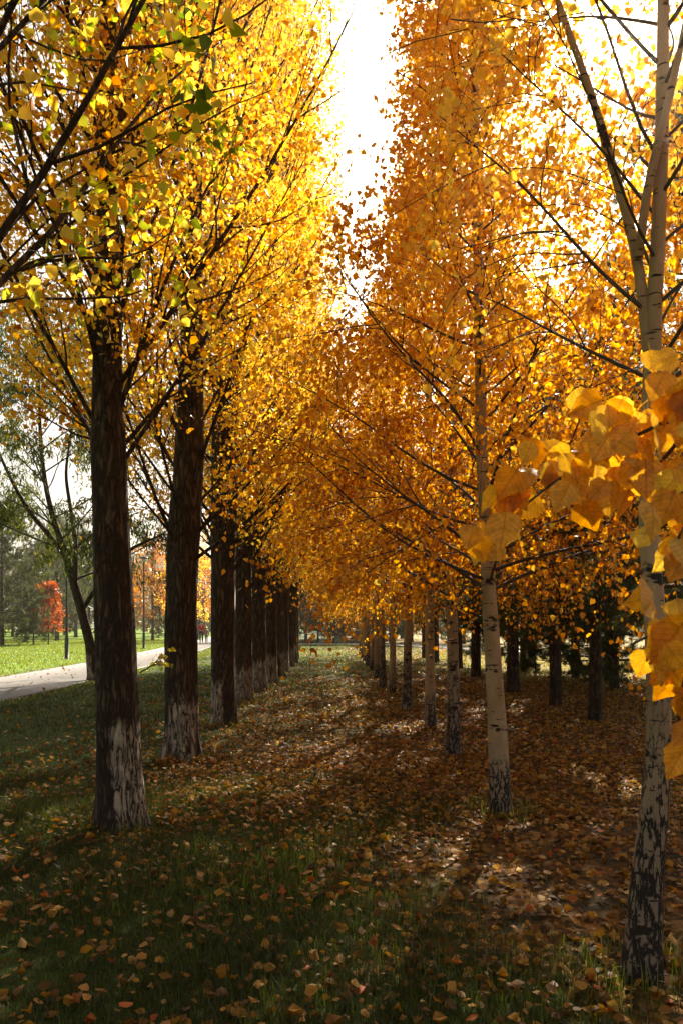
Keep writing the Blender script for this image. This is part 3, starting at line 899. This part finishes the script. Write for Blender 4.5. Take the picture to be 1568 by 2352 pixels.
# --- near birch outside the frame whose low bough hangs across the right side
def big_leaf_template():
    """ovate pointed leaf with toothed edge, cupped either side of the midrib, plus stalk"""
    n = 9
    ys = np.linspace(0, 1, n)
    wd = np.array([0.03, .30, .41, .43, .38, .30, .20, .10, 0.0])
    V, F = [], []
    for sgn in (-1, 1):
        o_ = len(V)
        for k in range(n):
            tooth = 1 + (0.05 if k % 2 else -0.03)
            back = -0.06 if 0 < k < 3 else 0
            V += [[0, ys[k], -0.07 * math.sin(ys[k] * 3.1)], [sgn * wd[k] * .55, ys[k] + back * .5, 0.05 - 0.05 * ys[k] ** 2], [sgn * wd[k] * tooth, ys[k] + back, 0.05 + 0.03 * math.sin(k * 2.2) - 0.10 * ys[k] ** 2]]
        for k in range(n - 1):
            for c_ in range(2):
                a = o_ + k * 3 + c_
                q = [a, a + 1, a + 4, a + 3]
                F.append(q if sgn > 0 else q[::-1])
    o_ = len(V)
    V += [[-.012, 0.02, 0], [.012, 0.02, 0], [.008, -.35, .08], [-.008, -.35, .08]]
    F.append([o_, o_ + 3, o_ + 2, o_ + 1])
    return np.array(V, float), [np.array(F)]


r = np.random.default_rng(5)
bt = (1.36, 0.62, 0.0)
root = empty("birch_tree", bt)
tag(root, "near bough of large orange leaves hanging across the right side, trunk outside the photo", "tree", GB)
wd_ = Wood()
zt = np.linspace(-.05, 7.5, 40)
TPn = np.stack([0.02 * np.sin(zt), 0.02 * np.cos(zt * .8), zt], -1)
wd_.tubes(TPn[None], np.linspace(0.085, 0.02, 40)[None], 20, trunk_mod(77, 0.03, 0.3))
link("trunk", wd_.mesh("trunk"), root, M_birch)
A = np.array(bt)
# main lines of the bough through the photo's leaf clusters (pixels at a depth), from the trunk outwards
LINES = [[(A + [0, 0, 2.05]), at(1700, 900, 1.10), at(1560, 960, 1.16), at(1430, 1000, 1.20), at(1300, 1080, 1.22), at(1185, 1165, 1.24), at(1115, 1240, 1.25)],
         [at(1620, 930, 1.12), at(1520, 1060, 1.16), at(1420, 1110, 1.2), at(1330, 1130, 1.22)],
         [(A + [0, 0, 1.75]), at(1720, 1050, .98), at(1600, 1100, 1.02), at(1548, 1200, 1.05), at(1535, 1310, 1.06)],
         [(A + [0, 0, 1.5]), at(1740, 1330, .92), at(1640, 1380, .95), at(1540, 1430, .98), at(1450, 1480, 1.0)],
         [at(1640, 1380, .95), at(1580, 1520, .97), at(1555, 1640, .98), at(1565, 1740, .99)]]
TPL = big_leaf_template()
lp_, lt_, ls_ = [], [], []


for li, C in enumerate(LINES):
    R_ = resample(C, 24)
    for _ in range(3):
        R_[1:-1] = (R_[:-2] + 2 * R_[1:-1] + R_[2:]) / 4
    wl = Wood()
    wl.tubes((R_ - A)[None], np.linspace(0.008 if li in (0, 2, 3) else .004, 0.0016, 24)[None], 8)
    link("limb", wl.mesh("limb"), root, M_twig)
SPOTS = [(1130, 1240, 2, 1.24), (1125, 1262, 2, 1.25), (1160, 1210, 2, 1.24), (1165, 1140, 3, 1.24), (1215, 1110, 3, 1.23), (1245, 1050, 3, 1.22), (1280, 1130, 3, 1.2), (1300, 1070, 3, 1.21), (1340, 1120, 4, 1.2),
         (1365, 1000, 4, 1.2), (1400, 1060, 4, 1.19), (1380, 960, 3, 1.2), (1430, 1150, 4, 1.18), (1440, 960, 4, 1.17), (1480, 1010, 5, 1.16), (1450, 1090, 4, 1.17), (1520, 930, 4, 1.14), (1540, 880, 4, 1.12), (1500, 1080, 4, 1.15), (1560, 1000, 5, 1.12), (1570, 930, 4, 1.12),
         (1545, 1120, 3, 1.06), (1540, 1180, 3, 1.05), (1565, 1210, 4, 1.04), (1530, 1260, 3, 1.06), (1560, 1290, 4, 1.04),
         (1525, 1440, 3, .99), (1560, 1450, 4, .97), (1520, 1500, 3, .99), (1560, 1530, 4, .97), (1540, 1560, 3, .98), (1555, 1640, 3, .98), (1570, 1690, 3, .98)]
for (u, v_, k, d_) in SPOTS:
    for _ in range(int(k * 1.3 + r.uniform(0, 1))):
        P0 = at(u + r.normal(0, 25), v_ - 34 + r.normal(0, 22), d_ + r.normal(0, .05))
        lp_.append(P0 - A); lt_.append(unit(np.array([r.normal(0, .55), r.normal(0, .5), -1.0 + r.normal(0, .35)]))); ls_.append(r.uniform(.036, .062))
n = len(lp_)
Nn = np.stack([r.normal(0, .6, n), np.sign(r.normal(0, 1, n)) * 1.0 + r.normal(0, .3, n), r.normal(0.2, .5, n)], -1)
me = leaf_mesh("crown", np.array(lp_), np.array(lt_), Nn, np.array(ls_), np.clip(r.normal(0.66, 0.09, n), 0.42, .9), TPL, zs=r.uniform(.4, 1.3, n), smooth=True)
M_near = leaf_mat("big_birch_leaf", AUTUMN, trans=0.58, mott=0.75, mscale=95.0, veins=True)
link("crown", me, root, M_near)

# --- pines
NEED = []
_r = np.random.default_rng(3)
_v, _f = [], []
for k in range(18):
    a = _r.uniform(0, 6.28); tl = _r.uniform(.25, .9)
    d = np.array([math.cos(a) * tl, 1 - tl * .35, math.sin(a) * tl]); d /= np.linalg.norm(d)
    s_ = np.cross(d, _r.normal(size=3)); s_ /= np.linalg.norm(s_)
    o_ = len(_v); b0 = np.array([0, _r.uniform(-.5, .25), 0])
    _v += [b0 - s_ * .03, b0 + s_ * .03, b0 + d]
    _f.append([o_, o_ + 1, o_ + 2])
NEEDLE = (np.array(_v), [np.array(_f)])


def pine_spec(H=9.5, r0=0.14, z0=0.9, spread_=2.1, n1=70, nl=6, **kw):
    d = dict(trunk=[(0, 0, 0, r0), (0.02, 0, 2.0, r0 * .8), (0, .02, 5, r0 * .5), (0, 0, H, .015)],
             n1=n1, z=(z0, H - .3), inc=(1.62, 0.95), len=kw.pop("plen", (spread_, spread_ * 1.05, spread_ * .85, spread_ * .6, .35)), bend=0.12, n2=8, a2=(.5, .95), l2=(.5, .95), b2=0.06,
             n3=6, a3=(.4, .9), l3=(.18, .4), b3=0.1, nl=nl, leaf=0.12, tone=(.35, .2), droop=-0.5, jit=0.02, tpl=NEEDLE, leafmat=M_needle, sides=20, ridges=.04, flare=.25,
             bark=M_pinebark, limbmat=M_twig, rmax=0.03, lref=1.2)
    d.update(kw)
    return d


pv = [build_tree("pine_tree", pine_spec(H=8.3, z0=2.2, nl=4, n1=48, zpow=1.4, plen=(1.8, 1.8, 1.4, .9, .3)), 60, False), build_tree("pine_tree", pine_spec(H=7.6, z0=1.9, nl=4, n1=48, zpow=1.4, plen=(1.9, 1.8, 1.3, .8, .3)), 61, False),
      build_tree("pine_tree", pine_spec(H=7.5, z0=.35, r0=.11, spread_=2.2, n1=60, nl=7), 62, False)]
PINES = [((*base(1365, 1655),), 0, .78, "bare lower trunk of the pine nearest the forked birch, first in the pine row"),
         ((*base(1275, 1625),), 1, .82, "second pine of the row behind the birches, straight dark trunk with long shadow"),
         ((*base(1177, 1592),), 0, 1.0, "third pine of the row behind the birches, just right of the cream birch"),
         ((*base(1092, 1556),), 1, 1.0, "fourth pine of the row behind the birches, left of the cream birch"),
         ((*base(1052, 1535),), 0, 1.0, "fifth pine of the row behind the birches, between two birch trunks"),
         ((3.7, 31.5, 0), 1, 1.0, "sixth pine of the row behind the birches, far and dark"),
         ((3.7, 35.5, 0), 0, 1.0, "last pine in the row behind the birches, close to the far path"),
         ((4.1, 9.2, 0), 1, 1.0, "pine by the right edge, trunk outside the photo and dark boughs reaching in"),
         ((*base(1410, 1583),), 2, 1.0, "low branched pine seen between forked birch and nearest pine trunk"),
         ((6.9, 20.5, 0), 1, 1.0, "pine of the second row, between the first and second trunks of the front row"),
         ((7.2, 24.5, 0), 1, 1.05, "pine of the second row, between the second and third trunks of the front row"),
         ((6.8, 28.5, 0), 0, 1.1, "farthest pine of the second row, left of the others in it"),
         ((7.9, 17.6, 0), 1, 1.05, "bushy dark pine behind the forked birch at the right edge"),
         ((*base(1320, 1560),), 2, .9, "small pine with a thin trunk between the first and second pines"),
         ((*base(1200, 1540),), 2, 1.0, "low branched pine beyond the third pine of the row"),
         ((15.5, 36, 0), 2, 1.2, "tall dark pine far behind the right edge birch"),
         ((10, 53, 0), 1, 1.2, "dark pine across the pale far path, behind the row's second trunk"),
         ((16, 50, 0), 2, 1.4, "dark bushy pine across the pale far path, behind the row's first trunk"),
         ((21.5, 51, 0), 1, 1.2, "dark pine across the pale far path, at the right edge"),
         ((9.5, 62, 0), 2, 1.3, "dark pine across the far path, behind the cream birch")]
GPN = "pines behind the birch row"
first = set()
for (bb, k, s_, lab) in PINES:
    if k not in first:
        o = pv[k]; first.add(k)
    else:
        o = copy_tree(pv[k])
    o.location = (bb[0], bb[1], ground_z(bb[0], bb[1]))
    o.rotation_euler = (0, 0, bb[0] * 3.3 + bb[1])
    o.scale = (s_, s_, s_)
    tag(o, lab, "tree", GPN)

# --- trees across the path on the left, and at the end of the avenue
GL = "conifers beyond the lawn"
for (u, v_, k, s_, lab) in [(6, 1482, 2, 1.35, "big pine at the left edge of the lawn, sunlit on its near side"),
                            (78, 1480, 2, 0.56, "small dark spruce on the lawn beside the scarlet maple"),
                            (60, 1466, 1, 1.1, "dark pine behind the small spruce and scarlet maple"),
                            (132, 1472, 0, 1.35, "tall dark pine right of the scarlet maple"),
                            (175, 1464, 1, 1.5, "dark pine far behind the first lamp post"),
                            (205, 1466, 2, 1.5, "dark pine behind the leaning willow trunk"),
                            (30, 1462, 0, 1.2, "distant pine between big left pine and the spruce"),
                            (385, 1464, 2, 1.0, "dark green pine between second lamp post and second poplar"),
                            (425, 1460, 1, 1.1, "dark pine far behind the second poplar"),
                            (-60, 1474, 2, 1.6, "pine mostly outside the left edge, beyond the lawn"),
                            (100, 1461, 2, 1.6, "broad distant pine above the scarlet maple"),
                            (150, 1459, 1, 1.9, "tallest distant pine left of the leaning willow"),
                            (240, 1460, 2, 1.6, "distant pine hidden behind the first poplar trunk"),
                            (470, 1458, 2, 1.5, "green pine at the far end of the brick path")]:
    bb = base(u, v_)
    o = copy_tree(pv[k]); o.location = (bb[0], bb[1], 0); o.rotation_euler = (0, 0, u * .37); o.scale = (s_, s_, s_)
    tag(o, lab, "tree", GL)


def round_spec(H=7.5, leaf=0.12, **kw):
    d = dict(trunk=[(0, 0, 0, .12), (0, 0, 1.5, .10), (0.1, 0, H * .6, .06), (0, 0, H, .015)], n1=30, z=(1.2, H - .5), inc=(1.15, .4), len=(2.2, 2.6, 2.2, 1.3), bend=.1, n2=7, a2=(.4, 1), l2=(.7, 1.2), b2=0,
             n3=4, a3=(.4, 1.1), l3=(.3, .6), b3=-.1, nl=7, leaf=leaf, tone=(.88, .07), jit=.08, tpl=LEAF4, bark=M_poplimb, limbmat=M_twig, sides=12)
    d.update(kw)
    return d


rd = [build_tree("autumn_tree", round_spec(), 71), build_tree("autumn_tree", round_spec(tone=(.56, .08), H=9.0), 72)]
first = set()
for (x, y, k, s_, lab) in [(-17.5, 74, 0, 1.15, "rust orange tree behind the second lamp post"),
                           (-14.6, 82, 0, 1.0, "rust orange tree left of the second poplar trunk, farther back"),
                           (-13.2, 70, 1, 1.1, "yellow tree by the brick path behind the walkers"),
                           (-6.5, 75, 1, 1.2, "yellow tree across the far path behind the poplar trunks"),
                           (-2.0, 68, 0, .8, "orange tree across the far path at the left end of the avenue"),
                           (2.0, 72, 1, 1.1, "yellow tree closing the end of the avenue"),
                           (6.0, 68, 0, 1.0, "orange tree across the far path behind the last birches"),
                           (12, 66, 1, 1.2, "yellow tree far behind the pines on the right")]:
    o = rd[k] if k not in first else copy_tree(rd[k])
    first.add(k)
    o.location = (x, y, 0); o.rotation_euler = (0, 0, x * 1.9); o.scale = (s_, s_, s_)
    tag(o, lab, "tree", "autumn trees at the end of the park")
for (x, y, k, s_, lab) in [(-4.2, 70, 2, 1.3, "dark conifer at the avenue's end, left of the yellow tree"), (0.2, 74, 1, 1.3, "dark conifer at the avenue's end behind the orange tree"), (4.2, 78, 2, 1.5, "dark conifer at the avenue's end, right of the yellow tree"),
                           (8.5, 74, 0, 1.2, "dark conifer far behind the last birches, right of the orange tree"),
                           (-1.2, 80, 2, 1.6, "broad conifer closing the avenue behind its orange trees"), (2.4, 88, 2, 1.7, "broadest conifer at the avenue's end, behind the yellow tree"), (6.4, 84, 1, 1.6, "tall conifer at the avenue's end behind the right-hand orange tree"),
                           (-5.4, 64.5, 2, 1.0, "low conifer just across the far path, leftmost at the avenue's end"), (-2.9, 65.5, 2, 1.15, "low bushy conifer across the far path, second from left at the avenue's end"),
                           (-.6, 64, 2, .95, "low conifer across the far path in the middle of the avenue's end"), (1.6, 65.5, 2, 1.1, "low bushy conifer across the far path, in line with the first far birch"),
                           (3.9, 64, 2, 1.0, "low conifer across the far path behind the last birch trunks"), (6.6, 63, 2, 1.1, "low conifer across the far path, right of the last birch trunks")]:
    o = copy_tree(pv[k]); o.location = (x, y, 0); o.rotation_euler = (0, 0, x); o.scale = (s_,) * 3
    tag(o, lab, "tree", "conifers at the end of the avenue")
wP, wT, wS = [], [], []
r = np.random.default_rng(17)
for k in range(95):
    x = -150 + k * 3.2 + r.normal(0, 1.5); y = 125 + r.uniform(0, 45) - abs(x) * .12
    H = r.uniform(8.5, 13.5); con = r.uniform() < .65; rad = r.uniform(2.2, 3.4) if con else r.uniform(3, 4.5)
    m_ = 420
    zf = r.uniform(0.0, 1, m_) ** .8
    rr = rad * np.sqrt(r.uniform(.1, 1, m_)) * ((1.02 - zf) ** .7 if con else np.sqrt(np.clip(1 - (2 * zf - 1) ** 2, .05, 1)))
    a = r.uniform(0, 6.28, m_)
    wP.append(np.stack([x + rr * np.cos(a), y + rr * np.sin(a), .1 + H * zf], -1)); wS.append(r.uniform(.5, 1.1, m_))
    wT.append(np.clip(r.normal(.25 if con else .8, .12, m_), 0, 1))
wP = np.concatenate(wP); n = len(wP)
me = leaf_mesh("woods", wP, r.normal(0, 1, (n, 3)) + np.array([0, 0, -.8]), r.normal(0, 1, (n, 3)), np.concatenate(wS), np.concatenate(wT), LEAF6)
tag(link("woods", me, mat=leaf_mat("far_wood_leaf", [(0.0, (0.02, 0.045, 0.014)), (0.5, (0.07, 0.11, 0.03)), (0.75, (0.3, 0.2, 0.04)), (1.0, (0.3, 0.1, 0.03))], trans=.35)), "distant belt of green and rust trees closing the park", "woods", kind="stuff")
bb = base(112, 1480)
o = build_tree("maple_tree", round_spec(H=4.3, trunk=[(0, 0, 0, .05), (0, 0, 1.2, .04), (.1, 0, 4.3, .01)], n1=20, z=(.8, 4.1), len=(.9, 1.1, .8, .4), inc=(.9, .4), l2=(.35, .6), nl=7, leaf=.13, tone=(.5, .22), leafmat=M_red, lref=.8), 73, False, bb)
tag(o, "small scarlet maple on the lawn beside a dark spruce", "tree")

# willow leaning over the path behind the first poplar
bb = np.array(base(216, 1562)); yw = bb[1]
pw = lambda u, v_, wpx, dy=0.0: (*(at(u, v_, yw + dy) - bb), wpx * yw / FPX / 2)
o = build_tree("willow_tree", dict(trunk=[(0, 0, 0, .16), pw(208, 1480, 22), pw(185, 1390, 20), pw(165, 1320, 18), pw(150, 1265, 16), pw(125, 1200, 13), pw(108, 1130, 11), pw(95, 1040, 9), pw(90, 900, 6), pw(90, 700, 2)],
               stems=[[pw(155, 1285, 14), pw(120, 1235, 12), pw(70, 1180, 10), pw(30, 1110, 8), pw(-20, 1000, 5), pw(-50, 900, 2)],
                      [pw(172, 1340, 14), pw(176, 1260, 11), pw(165, 1180, 9), pw(150, 1090, 7), pw(170, 950, 3)],
                      [pw(190, 1400, 10), pw(235, 1330, 9, -.3), pw(300, 1260, 8, -.6), pw(345, 1240, 5, -.8), pw(380, 1225, 2, -1)]],
               n1=30, z=(2.6, 9.0), inc=(1.15, .6), len=(2.6, 3.0, 2.6, 1.4), bend=.02, n2=7, a2=(.4, 1.0), l2=(.7, 1.2), b2=-.25, n3=4, a3=(.4, 1.1), l3=(.5, 1.0), b3=-.7, nl=34, leaf=.17, tone=(.36, .2), droop=1.3, jit=.06,
               tpl=LANCE, leafmat=M_willow, bark=M_pop, limbmat=M_twig, sides=16, rmax=.04), 81, False, tuple(bb))
tag(o, "leaning willow with narrow hanging green leaves beside the brick path", "tree")


# ---------------------------------------------------------------- lamps, people, buildings
def lathe(name, prof, seg=20):
    pr = np.array(prof, float); th = np.arange(seg) * 2 * math.pi / seg
    V = np.stack([pr[:, 0, None] * np.cos(th), pr[:, 0, None] * np.sin(th), pr[:, 1, None] * np.ones(seg)], -1)
    idx = np.arange(len(pr) * seg).reshape(len(pr), seg)
    a, b_ = idx[:-1], np.roll(idx[:-1], -1, 1)
    c_, d_ = np.roll(idx[1:], -1, 1), idx[1:]
    return mesh_np(name, V.reshape(-1, 3), [np.stack([a, b_, c_, d_], -1).reshape(-1, 4)], smooth=False)


M_lamp = plain("lamp_paint", (0.035, 0.04, 0.038), 0.45, 0.3, .15)
M_glass = plain("lamp_diffuser", (0.55, 0.55, 0.5), 0.3, 0, .05)
lamp0 = empty("street_lamp", (0, 0, 0))
link("pole", lathe("pole", [(0.0, 0), (.13, 0), (.13, .03), (.085, .05), (.085, .9), (.06, 1.0), (.045, 5.2), (.03, 5.25), (0, 5.25)]), lamp0, M_lamp)
link("lamp_head", lathe("lamp_head", [(0.0, 5.2), (.05, 5.2), (.06, 5.38), (.06, 5.5), (.12, 5.52), (.30, 5.56), (.31, 5.59), (.22, 5.63), (0, 5.65)]), lamp0, M_lamp)
link("diffuser", lathe("diffuser", [(.062, 5.36), (.10, 5.4), (.11, 5.49), (.062, 5.505)]), lamp0, M_glass)
for k, (u, v_, lab) in enumerate([(154, 1514, "tall dark park lamp left of the leaning willow, nearest of the lamps"),
                                  (331, 1490, "park lamp between the first and second poplar trunks"),
                                  (456, 1470, "farthest park lamp, thin pole above the two walkers")]):
    o = lamp0 if k == 0 else copy_tree(lamp0)
    o.location = base(u, v_)
    tag(o, lab, "street lamp", "park lamps along the brick path")


def skin_obj(name, verts, edges, radii, mat, parent, rootv=0, extra=None):
    me = bpy.data.meshes.new(name)
    me.from_pydata(verts, edges, [])
    o_ = link(name, me, parent, mat)
    md = o_.modifiers.new("skin", 'SKIN')
    for k, rr in enumerate(radii):
        sv = me.skin_vertices[0].data[k]
        sv.radius = (rr, rr) if not isinstance(rr, tuple) else rr
        sv.use_root = k == rootv
    sb = o_.modifiers.new("sub", 'SUBSURF'); sb.levels = sb.render_levels = 2
    return o_


def person(h, loc, rz, label, jacket, trousers, hair, skinm, stride=0.16):
    root = empty("person", loc, rz)
    k = h / 1.75
    # x side, y forward
    J = {"pelvis": (0, 0, .95), "waist": (0, .01, 1.08), "chest": (0, .02, 1.3), "neck": (0, .02, 1.47), "jaw": (0, .035, 1.56), "head": (0, .035, 1.65), "crown": (0, .02, 1.71)}
    Rr = {"pelvis": (.15, .11), "waist": (.135, .10), "chest": (.165, .115), "neck": .055, "jaw": .075, "head": (.085, .1), "crown": .05}
    E = [("pelvis", "waist"), ("waist", "chest"), ("chest", "neck"), ("neck", "jaw"), ("jaw", "head"), ("head", "crown")]
    for sgn, nme in ((-1, "l"), (1, "r")):
        f_ = stride * sgn
        J.update({nme + "hip": (sgn * .09, 0, .88), nme + "knee": (sgn * .09, f_ * .7 + .04, .49), nme + "ankle": (sgn * .09, f_ * 1.4 - .02, .09), nme + "toe": (sgn * .10, f_ * 1.4 + .14, .035),
                  nme + "sh": (sgn * .19, .02, 1.40), nme + "elbow": (sgn * .25, -f_ * .5 - .02, 1.13), nme + "wrist": (sgn * .25, -f_ * 1.0 + .06, .90), nme + "palm": (sgn * .25, -f_ * 1.0 + .08, .83)})
        Rr.update({nme + "hip": .09, nme + "knee": .06, nme + "ankle": .04, nme + "toe": .035, nme + "sh": .065, nme + "elbow": .045, nme + "wrist": .028, nme + "palm": .03})
        E += [("pelvis", nme + "hip"), (nme + "hip", nme + "knee"), (nme + "knee", nme + "ankle"), (nme + "ankle", nme + "toe"), ("chest", nme + "sh"), (nme + "sh", nme + "elbow"), (nme + "elbow", nme + "wrist"), (nme + "wrist", nme + "palm")]
        pz = J[nme + "palm"]
        for q in range(4):
            J[nme + f"f{q}"] = (pz[0] - sgn * .01, pz[1] - .028 + q * .019, pz[2] - (.075, .088, .085, .07)[q]); Rr[nme + f"f{q}"] = .008
            E.append((nme + "palm", nme + f"f{q}"))
        J[nme + "th"] = (pz[0] - sgn * .015, pz[1] + .05, pz[2] - .02); Rr[nme + "th"] = .009
        E.append((nme + "palm", nme + "th"))
    def sub(names, grow, nm, mat, Ee=None):
        ns = [n_ for n_ in J if n_ in names]
        ix = {n_: i_ for i_, n_ in enumerate(ns)}
        ee = [(ix[a], ix[c_]) for a, c_ in (Ee or E) if a in ix and c_ in ix]
        rad = []
        for n_ in ns:
            q = Rr[n_]
            rad.append(tuple((x + grow) * k for x in q) if isinstance(q, tuple) else (q + grow) * k)
        return skin_obj(nm, [tuple(c_ * k for c_ in J[n_]) for n_ in ns], ee, rad, mat, root, ix.get("pelvis", 0))
    sub(set(J), 0.0, "body", skinm)
    sub({"pelvis", "waist", "chest", "lsh", "lelbow", "lwrist", "rsh", "relbow", "rwrist"}, .022, "jacket", jacket)
    sub({"pelvis", "lhip", "lknee", "lankle", "rhip", "rknee", "rankle"}, .018, "trousers", trousers)
    for sgn in ("l", "r"):
        sub({sgn + "ankle", sgn + "toe"}, .014, "shoe", hair)
    # hair cap
    th = np.linspace(0, 2 * math.pi, 16, endpoint=False); ph = np.linspace(0, 2.0, 8)
    V = [[.105 * k * math.sin(p_) * math.cos(a), .012 + k * (.02 + .12 * math.sin(p_) * math.sin(a) - .02), k * (1.645 + .115 * math.cos(p_))] for p_ in ph for a in th]
    idx = np.arange(len(V)).reshape(8, 16)
    Q_ = np.stack([idx[:-1], idx[1:], np.roll(idx[1:], -1, 1), np.roll(idx[:-1], -1, 1)], -1).reshape(-1, 4)
    link("hair", mesh_np("hair", V, [Q_], smooth=True), root, hair)
    tag(root, label, "person")
    return root


M_skin = plain("skin", (0.45, 0.27, 0.2), .6, 0, .05)
M_hair = plain("dark_hair", (0.02, 0.015, 0.012), .6)
pb = base(463, 1477)
person(1.76, (pb[0], pb[1], 0.01), 0.18, "adult in a red jacket and dark trousers walking away along the path", plain("red_jacket", (0.6, 0.012, 0.012), .7), plain("dark_trousers", (0.015, 0.016, 0.022), .8), M_hair, M_skin)
pb2 = base(474.5, 1477)
person(1.22, (pb2[0], pb2[1], 0.01), 0.18, "child in a pink top and grey trousers beside the adult in red", plain("pink_top", (0.45, 0.13, 0.12), .8), plain("grey_trousers", (0.16, 0.18, 0.22), .8), M_hair, M_skin, .12)


def box(name, cx, cy_, cz, sx, sy, sz):
    V = np.array([[cx + a * sx / 2, cy_ + b_ * sy / 2, cz + c_ * sz / 2] for a in (-1, 1) for b_ in (-1, 1) for c_ in (-1, 1)])
    return mesh_np(name, V, [np.array([[0, 1, 3, 2], [4, 6, 7, 5], [0, 4, 5, 1], [2, 3, 7, 6], [0, 2, 6, 4], [1, 5, 7, 3]])])


M_wall = plain("apartment_wall", (0.6, 0.6, 0.62), .8, 0, .08, .3)
M_win = plain("window_glass", (0.14, 0.17, 0.22), .2, 0, .1, .3)
M_roof = plain("flat_roof", (0.25, 0.24, 0.24), .9)


def apartment(x, y, wdt, dep, H, label):
    root = empty("apartment_building", (x, y, 0))
    tag(root, label, "building", "apartment blocks beyond the park")
    link("wall", box("wall", 0, 0, H / 2, wdt, dep, H), root, M_wall)
    link("roof", box("roof", 0, 0, H + .55, wdt + .6, dep + .6, 1.1), root, M_roof)
    wm = box("window", 0, 0, 0, 1.7, .12, 1.6)
    wm.materials.append(M_win)
    nc = int(wdt / 3.2)
    for fl in range(int(H / 3.1)):
        z_ = 3.1 * fl + 1.9
        if z_ < H * .45: continue
        for c_ in range(nc):
            o_ = link("window", wm, root)
            o_.location = ((c_ - (nc - 1) / 2) * 3.2, -dep / 2 - .03, z_)
    return root


apartment((158 - 784) * 300 / FPX, 306, 12, 12, 41, "tall pale apartment block behind the pines, seen past the first lamp head")
apartment((340 - 784) * 400 / FPX, 406, 22, 12, 36, "pale low wide apartment block above the rust orange trees")

# ---------------------------------------------------------------- autumn haze
hm = box("haze", 0, 570, 21.5, 1240, 1300, 45)
m, t, out = new_mat("haze_air")
pv_ = nd(t, "ShaderNodeVolumePrincipled")
pv_.inputs["Color"].default_value = (1.0, 0.9, 0.72, 1)
pv_.inputs["Density"].default_value = 0.0007
pv_.inputs["Anisotropy"].default_value = 0.85
t.links.new(pv_.outputs[0], out.inputs["Volume"])
tag(link("haze", hm, mat=m), "thin sunlit autumn haze over the park", "haze", kind="stuff")
